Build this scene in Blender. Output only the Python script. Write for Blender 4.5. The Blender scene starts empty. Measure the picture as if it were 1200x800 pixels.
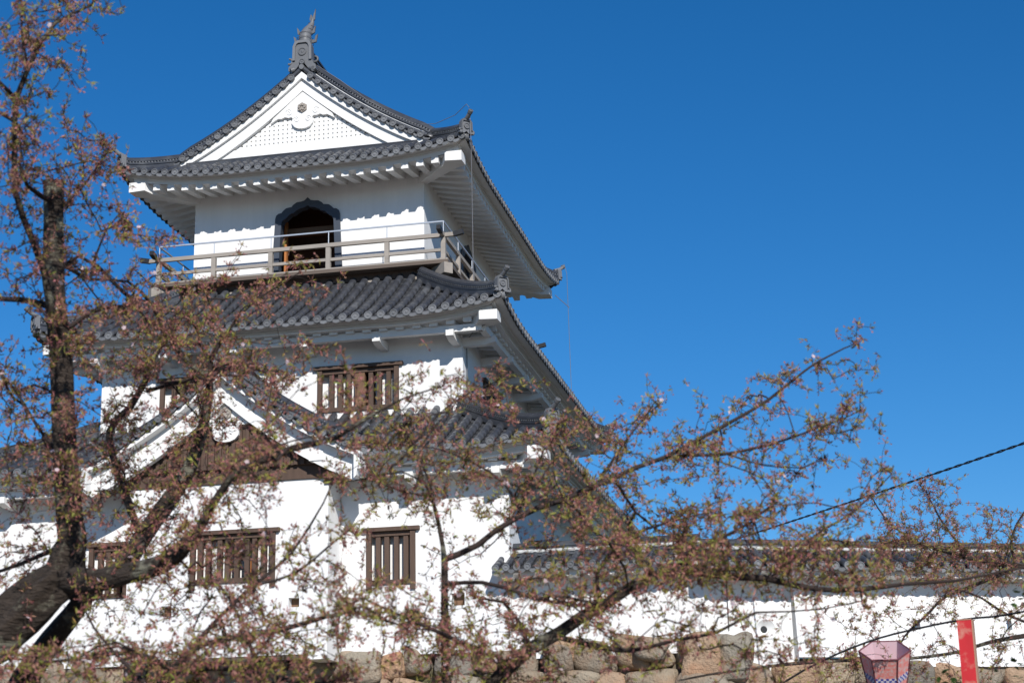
import bpy, bmesh, math, random
import numpy as np
from mathutils import Vector, Matrix
from mathutils.geometry import tessellate_polygon
random.seed(7)
rng = np.random.default_rng(11)
scene = bpy.context.scene
COL = scene.collection

# ------------------------------------------------------------------ camera
CAM = Vector((13.344, -43.756, -6.05))
YAW, PITCH, ROLL, FPX = 0.204, 0.274, -0.021, 1989.9
_f0 = Vector((-math.sin(YAW), math.cos(YAW), 0)); _r = Vector((math.cos(YAW), math.sin(YAW), 0)); _u0 = Vector((0, 0, 1))
FWD = _f0*math.cos(PITCH) + _u0*math.sin(PITCH); _u = -_f0*math.sin(PITCH) + _u0*math.cos(PITCH)
RIGHT = _r*math.cos(ROLL) + _u*math.sin(ROLL); UP = -_r*math.sin(ROLL) + _u*math.cos(ROLL)
cd = bpy.data.cameras.new('camera'); cam = bpy.data.objects.new('camera', cd); COL.objects.link(cam)
cam.matrix_world = Matrix(((RIGHT.x, UP.x, -FWD.x, CAM.x), (RIGHT.y, UP.y, -FWD.y, CAM.y), (RIGHT.z, UP.z, -FWD.z, CAM.z), (0, 0, 0, 1)))
cd.sensor_width = 36; cd.lens = FPX/1200*36; cd.clip_start = .1; cd.clip_end = 20000
cd.dof.use_dof = True; cd.dof.focus_distance = 37.0; cd.dof.aperture_fstop = 4.8
scene.camera = cam
def at(px, py, depth):            # the point at that depth (metres along the view) that the photo shows at px, py
    return CAM + (FWD + RIGHT*((px-600)/FPX) + UP*((400-py)/FPX))*depth

# ------------------------------------------------------------------ light
EL, TH = math.radians(30.5), math.radians(24)
SUN = Vector((math.sin(TH)*math.cos(EL), -math.cos(TH)*math.cos(EL), math.sin(EL)))
w = bpy.data.worlds.new('World'); scene.world = w; w.use_nodes = True
nt = w.node_tree; bg = nt.nodes['Background']
sky = nt.nodes.new('ShaderNodeTexSky'); sky.sky_type = 'NISHITA'; sky.sun_disc = False
sky.sun_elevation = EL; sky.sun_rotation = math.atan2(SUN.x, SUN.y)
sky.altitude = 0; sky.air_density = 1.0; sky.dust_density = 0.0; sky.ozone_density = 8.0
hs_ = nt.nodes.new('ShaderNodeHueSaturation'); hs_.inputs['Saturation'].default_value = 1.19; hs_.inputs['Value'].default_value = 1.46   # a polarised, deep blue sky
nt.links.new(sky.outputs[0], hs_.inputs['Color']); nt.links.new(hs_.outputs[0], bg.inputs[0]); bg.inputs[1].default_value = 0.066
ld = bpy.data.lights.new('sun', 'SUN'); sun = bpy.data.objects.new('sun', ld); COL.objects.link(sun)
ld.energy = 4.6; ld.angle = math.radians(.53); ld.color = (1, .965, .91)
sun.matrix_world = SUN.to_track_quat('Z', 'Y').to_matrix().to_4x4()
sun.location = (30, -40, 40)
scene.view_settings.view_transform = 'Standard'; scene.view_settings.look = 'None'
scene.view_settings.exposure = 0.15; scene.view_settings.gamma = 1

# ------------------------------------------------------------------ materials
def mat(name, base, rough=.8, noise=None, island=None, spec=.3, bump=None, transl=0, base2=None, scale2=1.0, thr=(.45, .6), streak=None):
    m = bpy.data.materials.new(name); m.use_nodes = True; t = m.node_tree; N = t.nodes; L = t.links
    p = N['Principled BSDF']; p.inputs['Roughness'].default_value = rough; p.inputs['Specular IOR Level'].default_value = spec
    col = N.new('ShaderNodeRGB'); col.outputs[0].default_value = (*base, 1); out = col.outputs[0]
    tc = N.new('ShaderNodeTexCoord')
    def mapn(scale, stretch=(1, 1, 1)):
        mp = N.new('ShaderNodeMapping'); mp.inputs['Scale'].default_value = stretch; L.new(tc.outputs['Object'], mp.inputs[0])
        n = N.new('ShaderNodeTexNoise'); n.inputs['Scale'].default_value = scale; n.inputs['Detail'].default_value = 6; n.inputs['Roughness'].default_value = .6
        L.new(mp.outputs[0], n.inputs['Vector']); return n
    if base2:
        n = mapn(scale2); r = N.new('ShaderNodeMapRange'); r.inputs[1].default_value, r.inputs[2].default_value = thr
        L.new(n.outputs[0], r.inputs[0]); mx = N.new('ShaderNodeMix'); mx.data_type = 'RGBA'
        L.new(r.outputs[0], mx.inputs[0]); L.new(out, mx.inputs[6]); mx.inputs[7].default_value = (*base2, 1); out = mx.outputs[2]
    def mult(fac_socket, lo, hi):
        nonlocal out
        r = N.new('ShaderNodeMapRange'); r.inputs[1].default_value = .0; r.inputs[2].default_value = 1; r.inputs[3].default_value = lo; r.inputs[4].default_value = hi
        L.new(fac_socket, r.inputs[0]); hs = N.new('ShaderNodeHueSaturation'); L.new(r.outputs[0], hs.inputs['Value']); L.new(out, hs.inputs['Color']); out = hs.outputs[0]
    if noise: n = mapn(noise[0], noise[3] if len(noise) > 3 else (1, 1, 1)); mult(n.outputs[0], noise[1], noise[2])
    if streak: n = mapn(streak[0], (1, 1, .07)); mult(n.outputs[0], streak[1], streak[2])
    if island:
        g = N.new('ShaderNodeNewGeometry'); mult(g.outputs['Random Per Island'], island[0], island[1])
        if len(island) > 2:
            hs = N.new('ShaderNodeHueSaturation'); mm = N.new('ShaderNodeMath'); mm.operation = 'MULTIPLY_ADD'
            # another random number from the same island value
            fr = N.new('ShaderNodeMath'); fr.operation = 'MULTIPLY'; fr.inputs[1].default_value = 37.7; L.new(g.outputs['Random Per Island'], fr.inputs[0])
            f2 = N.new('ShaderNodeMath'); f2.operation = 'FRACT'; L.new(fr.outputs[0], f2.inputs[0])
            mm.inputs[1].default_value = island[2]; mm.inputs[2].default_value = .5-island[2]/2; L.new(f2.outputs[0], mm.inputs[0])
            L.new(mm.outputs[0], hs.inputs['Hue']); L.new(out, hs.inputs['Color']); out = hs.outputs[0]
    L.new(out, p.inputs['Base Color'])
    if bump:
        n = mapn(bump[0], bump[2] if len(bump) > 2 else (1, 1, 1)); b = N.new('ShaderNodeBump'); b.inputs['Strength'].default_value = 1; b.inputs['Distance'].default_value = bump[1]
        L.new(n.outputs[0], b.inputs['Height']); L.new(b.outputs[0], p.inputs['Normal'])
    if transl:
        tr = N.new('ShaderNodeBsdfTranslucent'); L.new(out, tr.inputs[0]); ms = N.new('ShaderNodeMixShader'); ms.inputs[0].default_value = transl
        L.new(p.outputs[0], ms.inputs[1]); L.new(tr.outputs[0], ms.inputs[2]); L.new(ms.outputs[0], N['Material Output'].inputs[0])
    return m
M = {}
M['plaster'] = mat('plaster', (.80, .79, .775), .85, noise=(1.3, .93, 1.05), streak=(5, .88, 1.05), bump=(9, .006), spec=.2)
M['plaster_trim'] = mat('plaster_trim', (.79, .78, .76), .85, noise=(3, .9, 1.05), spec=.2)
M['tile'] = mat('tile', (.041, .043, .050), .36, base2=(.088, .090, .094), scale2=1.3, thr=(.5, .7), noise=(6, .7, 1.3), island=(.84, 1.18), spec=.5, bump=(40, .003))
M['tile_pan'] = mat('tile_pan', (.032, .033, .037), .5, noise=(5, .7, 1.3), island=(.7, 1.25), spec=.45)
M['tile_end'] = mat('tile_end', (.135, .138, .145), .5, noise=(12, .8, 1.2), island=(.75, 1.2), spec=.4)
M['mortar'] = mat('mortar', (.6, .6, .58), .9, noise=(8, .6, 1.1))
M['wood'] = mat('dark_wood', (.092, .058, .042), .7, noise=(10, .6, 1.35, (1, 1, .12)), bump=(40, .004, (1, 1, .1)))
M['wood_grey'] = mat('weathered_wood', (.31, .275, .24), .8, noise=(8, .65, 1.3, (.15, 1, 1)), bump=(30, .004, (.1, 1, 1)))
M['deck'] = mat('deck_wood', (.13, .10, .08), .8, noise=(8, .6, 1.3, (.15, 1, 1)))
M['wood_board'] = mat('brown_board', (.16, .088, .05), .7, noise=(10, .7, 1.3, (1, 1, .12)))
M['lacquer'] = mat('blue_grey_lacquer', (.055, .065, .085), .45, noise=(4, .85, 1.15))
M['black'] = mat('black_metal', (.02, .02, .022), .5)
M['steel'] = mat('galvanised_steel', (.42, .45, .5), .45, noise=(20, .85, 1.1)); M['steel'].node_tree.nodes['Principled BSDF'].inputs['Metallic'].default_value = .4
M['orange_wood'] = mat('orange_wood', (.42, .16, .05), .6, noise=(9, .8, 1.2, (1, 1, .1)))
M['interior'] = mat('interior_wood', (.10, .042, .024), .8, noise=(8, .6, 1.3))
M['stone'] = mat('stone', (.35, .31, .255), .9, noise=(3.5, .6, 1.3), bump=(16, .07), base2=(.36, .255, .18), scale2=1.1, thr=(.48, .66))
def stone_var():
    t = M['stone'].node_tree; N = t.nodes; L = t.links; p = N['Principled BSDF']; src = p.inputs['Base Color'].links[0].from_socket
    oi = N.new('ShaderNodeObjectInfo'); r = N.new('ShaderNodeValToRGB'); e = r.color_ramp.elements
    e[0].position = 0; e[0].color = (.62, .62, .63, 1); e[1].position = 1; e[1].color = (1.0, .97, .9, 1)
    for ps, c in ((.3, (1.05, .93, .78, 1)), (.5, (.8, .82, .82, 1)), (.7, (1.25, .93, .72, 1)), (.85, (.9, .88, .84, 1))):
        x = e.new(ps); x.color = c
    mx = N.new('ShaderNodeMix'); mx.data_type = 'RGBA'; mx.blend_type = 'MULTIPLY'; mx.inputs[0].default_value = 1
    L.new(oi.outputs['Random'], r.inputs[0]); L.new(src, mx.inputs[6]); L.new(r.outputs[0], mx.inputs[7]); L.new(mx.outputs[2], p.inputs['Base Color'])
stone_var()
M['earth'] = mat('earth', (.16, .13, .09), .95, noise=(2, .6, 1.3), base2=(.07, .09, .03), scale2=.6)
M['grass'] = mat('gravel_ground', (.15, .12, .10), .95, noise=(1.2, .6, 1.4), base2=(.09, .09, .04), scale2=.25, thr=(.5, .65))
M['bark'] = mat('cherry_bark', (.056, .042, .033), .92, noise=(13, .35, 1.8, (.7, .7, 2.2)), bump=(17, .08, (.6, .6, 2.4)), base2=(.21, .20, .15), scale2=6.5, thr=(.55, .63))
M['twig'] = mat('twig_bark', (.034, .023, .020), .85, noise=(9, .7, 1.3))
M['leaf'] = mat('young_leaf', (.36, .32, .075), .6, island=(.55, 1.35, .10), transl=.42)
M['calyx'] = mat('red_calyx', (.44, .20, .16), .7, island=(.5, 1.35, .06), transl=.38)
M['petal'] = mat('petal', (.78, .62, .64), .7, island=(.85, 1.1), transl=.4)
M['green_leaf'] = mat('green_leaf', (.06, .10, .025), .5, island=(.6, 1.4, .05), transl=.3)
M['red_paint'] = mat('faded_red_paint', (.50, .022, .028), .6, noise=(6, .75, 1.2, (1, 1, .25)), base2=(.52, .20, .15), scale2=14, thr=(.5, .68))
M['tan_wood'] = mat('tan_wood', (.42, .24, .16), .8, noise=(8, .7, 1.2, (1, 1, .1)))
M['pink_paper'] = mat('pink_paper', (.92, .29, .25), .6, base2=(.78, .58, .54), scale2=40, thr=(.42, .6), transl=.2)
M['lilac_paper'] = mat('lilac_paper', (.86, .66, .70), .6, noise=(9, .85, 1.1), transl=.35)
M['lantern_frame'] = mat('lantern_frame', (.15, .045, .055), .6)
M['blue_check'] = mat('blue_ink', (.03, .05, .35), .6)
M['white_ink'] = mat('white_paper', (.75, .68, .68), .6)
M['cable'] = mat('cable_rubber', (.012, .012, .014), .6)
M['wire'] = mat('thin_wire', (.16, .16, .17), .5)

# ------------------------------------------------------------------ mesh building
class MB:
    def __init__(s): s.v = []; s.f = []; s.m = []; s.s = []; s.off = 0
    def add(s, vs, fs, mi=0, smooth=False):
        o = len(s.v); s.v.extend([tuple(v) for v in vs])
        for f in fs: s.f.append([i+o for i in f]); s.m.append(mi); s.s.append(smooth)
    def box(s, lo, hi, mi=0, X=None):
        x0, y0, z0 = lo; x1, y1, z1 = hi
        vs = [Vector(p) for p in ((x0, y0, z0), (x1, y0, z0), (x1, y1, z0), (x0, y1, z0), (x0, y0, z1), (x1, y0, z1), (x1, y1, z1), (x0, y1, z1))]
        if X: vs = [X(v) for v in vs]
        s.add(vs, [(0, 3, 2, 1), (4, 5, 6, 7), (0, 1, 5, 4), (1, 2, 6, 5), (2, 3, 7, 6), (3, 0, 4, 7)], mi)
    def bar(s, a, b, w, h, up=(0, 0, 1), mi=0):     # rectangular bar from a to b
        a = Vector(a); b = Vector(b); d = (b-a).normalized(); sd = d.cross(Vector(up))
        if sd.length < 1e-4: sd = d.cross(Vector((1, 0, 0)))
        sd.normalize(); u = sd.cross(d)
        vs = [p + sd*(i*w/2) + u*(j*h/2) for p in (a, b) for (i, j) in ((-1, -1), (1, -1), (1, 1), (-1, 1))]
        s.add(vs, [(0, 1, 2, 3), (7, 6, 5, 4), (0, 4, 5, 1), (1, 5, 6, 2), (2, 6, 7, 3), (3, 7, 4, 0)], mi)
    def tube(s, pts, rad, n=8, mi=0, cap=True, smooth=True):
        P = [Vector(p) for p in pts]; R = rad if hasattr(rad, '__len__') else [rad]*len(P)
        ref = None; vs = []
        for i, p in enumerate(P):
            d = (P[min(i+1, len(P)-1)]-P[max(i-1, 0)])
            d = d.normalized() if d.length > 1e-9 else Vector((0, 0, 1))
            if ref is None: ref = d.orthogonal().normalized()
            ref = ref - d*ref.dot(d)
            ref = ref.normalized() if ref.length > 1e-6 else d.orthogonal().normalized()
            b = d.cross(ref)
            for k in range(n):
                t = 2*math.pi*k/n; vs.append(p + (ref*math.cos(t)+b*math.sin(t))*R[i])
        fs = [(i*n+k, i*n+(k+1) % n, (i+1)*n+(k+1) % n, (i+1)*n+k) for i in range(len(P)-1) for k in range(n)]
        s.add(vs, fs, mi, smooth)
        if cap:
            s.add(vs[:n], [tuple(range(n-1, -1, -1))], mi); s.add(vs[-n:], [tuple(range(n))], mi)
    def prism(s, poly, X, d0, d1, mi=0):            # closed 2-D outline extruded from depth d0 to d1; X(u, v, d) -> world
        tri = tessellate_polygon([[Vector((u, v, 0)) for u, v in poly]]); n = len(poly)
        A = [X(u, v, d0) for u, v in poly]; B = [X(u, v, d1) for u, v in poly]
        s.add(A, [t for t in tri], mi); s.add(B, [t[::-1] for t in tri], mi)
        s.add(A+B, [(i, (i+1) % n, n+(i+1) % n, n+i) for i in range(n)], mi)
    def plate(s, outer, holes, X, d0, d1, mi=0, back=True, rim=True):   # outline with holes
        loops = [outer]+holes; flat = [p for l in loops for p in l]
        tri = tessellate_polygon([[Vector((u, v, 0)) for u, v in l] for l in loops])
        A = [X(u, v, d0) for u, v in flat]; B = [X(u, v, d1) for u, v in flat]
        s.add(A, [tuple(t) for t in tri], mi)
        if back: s.add(B, [tuple(t)[::-1] for t in tri], mi)
        o = 0
        for li, l in enumerate(loops):
            n = len(l)
            if li or rim: s.add(A[o:o+n]+B[o:o+n], [(i, (i+1) % n, n+(i+1) % n, n+i) for i in range(n)], mi)
            o += n
    def sweep(s, path, frames, section, mi=0, closed=False, smooth=False):   # section points (a, b) placed with frames (side, up)
        n = len(section); vs = []
        for p, (sd, u) in zip(path, frames):
            for a, b in section: vs.append(Vector(p)+sd*a+u*b)
        rng_ = range(n) if closed else range(n-1)
        s.add(vs, [(i*n+k, i*n+(k+1) % n, (i+1)*n+(k+1) % n, (i+1)*n+k) for i in range(len(path)-1) for k in rng_], mi, smooth)
        if closed or n > 2:
            s.add(vs[:n], [tuple(range(n))], mi); s.add(vs[-n:], [tuple(range(n-1, -1, -1))], mi)
    def build(s, name, mats, parent=None, fixn=True):
        me = bpy.data.meshes.new(name); me.from_pydata(s.v, [], s.f); me.update()
        if not isinstance(mats, (list, tuple)): mats = [mats]
        for m in mats: me.materials.append(m)
        me.polygons.foreach_set('material_index', s.m); me.polygons.foreach_set('use_smooth', s.s)
        if fixn:
            bm = bmesh.new(); bm.from_mesh(me); bmesh.ops.recalc_face_normals(bm, faces=bm.faces); bm.to_mesh(me); bm.free()
        o = bpy.data.objects.new(name, me); COL.objects.link(o)
        if parent: o.parent = parent; o.matrix_parent_inverse = parent.matrix_world.inverted() if not parent.get('_loc') else Matrix.Translation(-Vector(parent['_loc']))
        return o
def thing(name, label, cat, loc=(0, 0, 0), group=None):
    o = bpy.data.objects.new(name, None); COL.objects.link(o); o.location = loc; o.empty_display_size = .3
    o.matrix_world = Matrix.Translation(loc)
    o['label'] = label; o['category'] = cat
    if group: o['group'] = group
    return o
def tag(o, label, cat, group=None):
    o['label'] = label; o['category'] = cat
    if group: o['group'] = group
    return o
def struct(o): o['kind'] = 'structure'; return o

# ------------------------------------------------------------------ ground
NOISE = [(random.uniform(.2, .9), random.uniform(.2, .9), random.uniform(0, 6), random.uniform(0, 6)) for _ in range(5)]
def gz(x, y): return -7.65 + sum(.05*math.sin(a*x+c)*math.sin(b*y+d) for a, b, c, d in NOISE)
mb = MB(); xs = [-3000, -800, -200]+[-60+4*i for i in range(36)]+[200, 800, 3000]; ys = [-3000, -800, -200]+[-80+4*i for i in range(31)]+[200, 800, 3000]
mb.add([(x, y, gz(x, y) if abs(x) < 100 and abs(y) < 100 else -7.7) for y in ys for x in xs],
       [(j*len(xs)+i, j*len(xs)+i+1, (j+1)*len(xs)+i+1, (j+1)*len(xs)+i) for j in range(len(ys)-1) for i in range(len(xs)-1)], 0, True)
struct(mb.build('ground', M['grass']))

# ------------------------------------------------------------------ castle keep
KEEP = thing('castle_keep', 'white plastered three storey castle keep with dark grey tiled roofs and a fish finial', 'castle', (0, 0, -2.62))
a3, b3, a2, b2, a1, b1 = 3.072, 4.703, 4.5, 6.701, 5.851, 8.232

def side_map(k, A, B):       # k: 0 front 1 right 2 back 3 left; (u along, n outward from the wall plane, z)
    return {0: lambda u, n, z: Vector((u, -B-n, z)), 1: lambda u, n, z: Vector((A+n, u, z)),
            2: lambda u, n, z: Vector((-u, B+n, z)), 3: lambda u, n, z: Vector((-A-n, -u, z))}[k]
def rect(u0, u1, z0, z1): return [(u0, z0), (u1, z0), (u1, z1), (u0, z1)]
def wall(parent, X, u0, u1, z0, z1, holes=(), depth=.32):
    mb = MB(); mb.plate(rect(u0, u1, z0, z1), [list(h) for h in holes], lambda u, z, d: X(u, -d, z), 0, depth, 0, False, False)
    return mb.build('wall', M['plaster'], parent)
def window(parent, X, uc, z0, z1, wd, bars, panels, board=None, orange=None):
    """lattice window: frame proud of the wall, square bars, white shutters behind"""
    h = wd/2; mb = MB(); B = lambda lo, hi: mb.box(lo, hi, 0, lambda v: X(v.x, v.y, v.z))
    B((uc-h-.01, -.02, z0-.12), (uc-h+.10, .06, z1)); B((uc+h-.10, -.02, z0-.12), (uc+h+.01, .06, z1))
    B((uc-h+.10, -.03, z0), (uc+h-.10, .045, z0+.10))
    B((uc-h-.11, -.02, z1), (uc+h+.11, .10, z1+.085))
    B((uc-h+.10, -.2, z1-.10), (uc+h-.10, .01, z1))
    fr = mb.build('window', M['wood'], parent)
    for q in bars:
        b = MB(); cx = uc-h+q*wd; b.box((cx-.052, -.12, z0+.10), (cx+.052, -.015, z1-.10), 0, lambda v: X(v.x, v.y, v.z)); b.build('bar', M['wood'], fr)
    for q0, q1 in panels:
        b = MB(); b.box((uc-h+q0*wd, -.27, z0+.02), (uc-h+q1*wd, -.23, z1-.02), 0, lambda v: X(v.x, v.y, v.z)); b.build('shutter', M['plaster'], fr)
    if board:
        b = MB(); b.box((uc-h+board[0]*wd, -.13, z0+.10), (uc-h+board[1]*wd, -.01, z1-.03), 0, lambda v: X(v.x, v.y, v.z)); b.build('board', M['wood_board'], fr)
    if orange:
        b = MB(); b.box((uc-h+orange[0]*wd, -.22, z0+.10), (uc-h+orange[1]*wd, -.16, z0+.48), 0, lambda v: X(v.x, v.y, v.z)); b.build('batten', M['orange_wood'], fr)
    return fr
def hole(uc, z0, z1, wd): return rect(uc-wd/2+.02, uc+wd/2-.02, z0+.02, z1+.03)

# --- first storey
X = side_map(0, a1, b1); Z0 = -2.62
def loophole(parent, X, u0, u1, z0, z1):
    b = MB(); b.box((u0, -.25, z0), (u1, -.2, z1), 0, lambda v: X(v.x, v.y, v.z)); return b.build('loophole', M['wood_board'], parent)
W1W = 1.08; wz0, wz1 = -1.10, .06
wall(KEEP, X, -6.5, a1, Z0, 1.72, [hole(3.21, wz0, wz1, W1W), hole(-3.32, wz0, wz1, W1W), rect(4.56, 4.84, -1.62, -1.36)])
window(KEEP, X, 3.21, wz0, wz1, W1W, (.22, .40, .60, .80), ((.0, 1.0),))
window(KEEP, X, -3.32, wz0, wz1, W1W, (.22, .40, .60, .80), ((.0, .5),))
loophole(KEEP, X, 4.56, 4.84, -1.62, -1.36)
for k in (1, 3):
    Xs = side_map(k, a1 if k == 1 else 6.5, b1); hs = [hole(u, wz0, wz1, 1.5) for u in (-4.5, 0, 4.5)]
    wall(KEEP, Xs, -b1+.002, b1-.002, Z0, 1.72, hs)
    for u in (-4.5, 0, 4.5): window(KEEP, Xs, u, wz0, wz1, 1.5, (.2, .34, .5, .66, .8), ((.0, 1.0),))
wall(KEEP, side_map(2, a1, b1), -a1, 6.5, Z0, 1.72)
# --- second storey
X = side_map(0, a2, b2)
w2z0, w2z1 = 3.20, 4.22
bars2 = (.16, .27, .375, .65, .755, .87)
wall(KEEP, X, -a2, a2, 2.2, 5.2, [hole(1.98, w2z0, w2z1, 1.96), hole(-1.98, w2z0, w2z1, 1.96)])
for u in (1.98, -1.98): window(KEEP, X, u, w2z0, w2z1, 1.96, bars2, ((.0, .46), (.68, 1.0)), board=(.455, .575))
for k in (1, 3):
    Xs = side_map(k, a2, b2); us = (-3.7, .0, 3.7)
    wall(KEEP, Xs, -b2+.002, b2-.002, 2.2, 5.2, [hole(u, w2z0, w2z1, 1.8) for u in us])
    for u in us: window(KEEP, Xs, u, w2z0, w2z1, 1.8, bars2, ((.68, 1.0),), board=(.455, .575))
wall(KEEP, side_map(2, a2, b2), -a2, a2, 2.2, 5.2)
# --- third storey with the bell shaped window
def mirror(half): return half + [(-u, v) for u, v in reversed(half) if abs(u) > 1e-6]
def arch(pts, cz): return [(u, v) for u, v in pts]
OUT = [(.945, 7.27), (.905, 8.0), (.868, 8.78), (.865, 8.88), (.84, 8.97), (.775, 9.02), (.70, 9.03), (.655, 9.085), (.575, 9.15), (.49, 9.165), (.43, 9.17), (.385, 9.225), (.29, 9.285), (.17, 9.295), (.085, 9.315), (0, 9.40)]
INN = [(.765, 7.27), (.735, 8.0), (.70, 8.74), (.66, 8.83), (.58, 8.87), (.53, 8.92), (.46, 8.985), (.37, 9.0), (.31, 9.055), (.20, 9.11), (.09, 9.125), (0, 9.18)]
OUTL, INNL = mirror(OUT), mirror(INN)
MID = [(u*.94, min(v, 9.32)) for u, v in OUTL]
for k in range(4):
    Xs = side_map(k, a3, b3); hw = a3 if k % 2 == 0 else b3-.002
    wall(KEEP, Xs, -hw, hw, 6.2, 10.2, [MID])
    mb = MB(); mb.plate(OUTL, [INNL], lambda u, z, d: Xs(u, -d, z), -.05, .18)
    fr = mb.build('bell_window', M['lacquer'], KEEP)
    b = MB(); b.box((-.80, -.62, 7.2), (-.74, -.5, 9.0), 0, lambda v: Xs(v.x, v.y, v.z)); b.build('post', M['orange_wood'], fr)
    b = MB(); b.box((-1.2, -.75, 8.62), (1.2, -.55, 8.80), 0, lambda v: Xs(v.x, v.y, v.z)); b.build('lintel', M['wood_board'], fr)
    # faint plaster relief lines beside the bell window
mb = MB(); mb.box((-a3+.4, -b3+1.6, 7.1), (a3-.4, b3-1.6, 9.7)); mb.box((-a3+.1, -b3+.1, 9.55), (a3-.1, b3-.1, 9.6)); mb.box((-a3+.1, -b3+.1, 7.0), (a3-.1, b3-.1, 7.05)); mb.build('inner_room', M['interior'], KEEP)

# --- roofs
def lerp(a, b, t): return a+(b-a)*t
TUBE_R = .078
def disc(mb, c, nrm, up, r, mi=2):
    """round eave tile end: rim, recessed field, boss"""
    nrm = Vector(nrm).normalized(); up = Vector(up); sd = nrm.cross(up).normalized(); up = sd.cross(nrm); n = 14
    prof = ((1.0, -.06), (1.0, .015), (.93, .022), (.76, .022), (.72, .006), (.34, .006), (.28, .016), (.0, .020))
    vs = []; 
    for rr, h in prof[:-1]:
        for k in range(n): t = 2*math.pi*k/n; vs.append(Vector(c)+nrm*h+(sd*math.cos(t)+up*math.sin(t))*r*rr)
    m_ = len(prof)-1; vs.append(Vector(c)+nrm*prof[-1][1])
    fs = [(i*n+k, i*n+(k+1) % n, (i+1)*n+(k+1) % n, (i+1)*n+k) for i in range(m_-1) for k in range(n)]
    fs += [((m_-1)*n+k, (m_-1)*n+(k+1) % n, m_*n) for k in range(n)]
    mb.add(vs, fs, mi, False)
def tile_side(mb, P, us, sp, tmax, tmin=lambda u: 0, course=.27, drop=True):
    """P(u, t, h): point at u along the eave, t in from the eave line, h above the surface. Rows of round tiles and pan tiles."""
    TR = .295*sp
    for ui in us:
        t0, t1 = tmin(ui), tmax(ui)
        if t1-t0 < .12: continue
        nC = max(1, int(round((t1-t0)/course)))
        ts = [lerp(t0, t1, j/nC) for j in range(nC+1)]; n = 7
        for j in range(nC):
            ta, tb = ts[j], min(ts[j+1]+.01, t1); r0 = TR*random.uniform(.985, 1.015); r1 = r0*.98
            vs = []
            for t, r in ((ta, r0*.86), (ta, r0), (lerp(ta, tb, .5), (r0+r1)/2), (tb, r1)):
                for k in range(n):
                    g = math.pi*(-.08+1.16*k/(n-1)); vs.append(P(ui+r*math.cos(g), t, r*math.sin(g)+.012))
            mb.add(vs, [(i*n+k, i*n+k+1, (i+1)*n+k+1, (i+1)*n+k) for i in range(3) for k in range(n-1)], 0, True)
        if t0 < .05 and drop:
            c = P(ui, -.01, .0); nr = (P(ui, -1, 0)-P(ui, 0, 0)); nr.z = 0; disc(mb, c, nr, (0, 0, 1), TR*1.08)
    # pan tiles between neighbouring rows
    for ua, ub in zip(us[:-1], us[1:]):
        um = (ua+ub)/2; t0, t1 = max(tmin(ua), tmin(ub)), max(tmax(ua), tmax(ub))
        t1m = tmax(um)
        if t1m-t0 < .1: continue
        t1 = t1m; nC = max(1, int(round((t1-t0)/course)))
        for j in range(nC):
            ta, tb = lerp(t0, t1, j/nC), lerp(t0, t1, (j+1)/nC)
            vs = [P(lerp(ua, ub, q), t, h+s) for t, h in ((ta, -.03), (ta, .006), (tb, -.025)) for q, s in ((0, 0), (.25, -.032), (.5, -.042), (.75, -.032), (1, 0))]
            mb.add(vs, [(i*5+k, i*5+k+1, (i+1)*5+k+1, (i+1)*5+k) for i in range(2) for k in range(4)], 1, False)
        if t0 < .05 and drop:   # hanging crescent of the eave pan tile
            vs = []
            for q in (0, .17, .33, .5, .67, .83, 1):
                s = -.045*math.sin(math.pi*q); dp = .028+.05*math.sin(math.pi*q)
                for h in (s, s-dp): vs.append(P(lerp(ua, ub, q), -.015, h))
            mb.add(vs, [(2*k, 2*k+2, 2*k+3, 2*k+1) for k in range(6)], 2, False)
CB = .35
RIDGE_SEC = [(-.16, -.08), (-.16, .05), (-.125, .05), (-.125, .075), (-.15, .075), (-.15, .115), (-.115, .115), (-.115, .165), (-.14, .165), (-.14, .20), (-.10, .20), (-.10, .225), (-.085, .25), (-.045, .295), (0, .31),
             (.045, .295), (.085, .25), (.10, .225), (.10, .20), (.14, .20), (.14, .165), (.115, .165), (.115, .115), (.15, .115), (.15, .075), (.125, .075), (.125, .05), (.16, .05), (.16, -.08)]
def ridge_run(mb, path, scale=1.0, dots=True, sec=RIDGE_SEC):
    P = [Vector(p) for p in path]; fr = []
    for i in range(len(P)):
        d = P[min(i+1, len(P)-1)]-P[max(i-1, 0)]; h = Vector((d.x, d.y, 0)).normalized(); fr.append((Vector((h.y, -h.x, 0)), Vector((0, 0, 1))))
    mb.sweep(P, fr, [(a*scale, b*scale) for a, b in sec], 0, False, False)
    if dots:
        L = 0
        for i in range(len(P)-1):
            seg = (P[i+1]-P[i]).length; q = (.085-L) if L else .05
            while q < seg:
                c = P[i].lerp(P[i+1], q/seg); sd, u = fr[i]
                for s in (-1, 1):
                    cc = c+sd*(s*.118*scale)+u*.14*scale
                    mb.tube([cc, cc+sd*(s*.022)], .021*scale, 6, 1, True, False)
                q += .085
            L = max(0, seg-(q-.085)); L = 0 if L <= 0 else L
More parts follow.
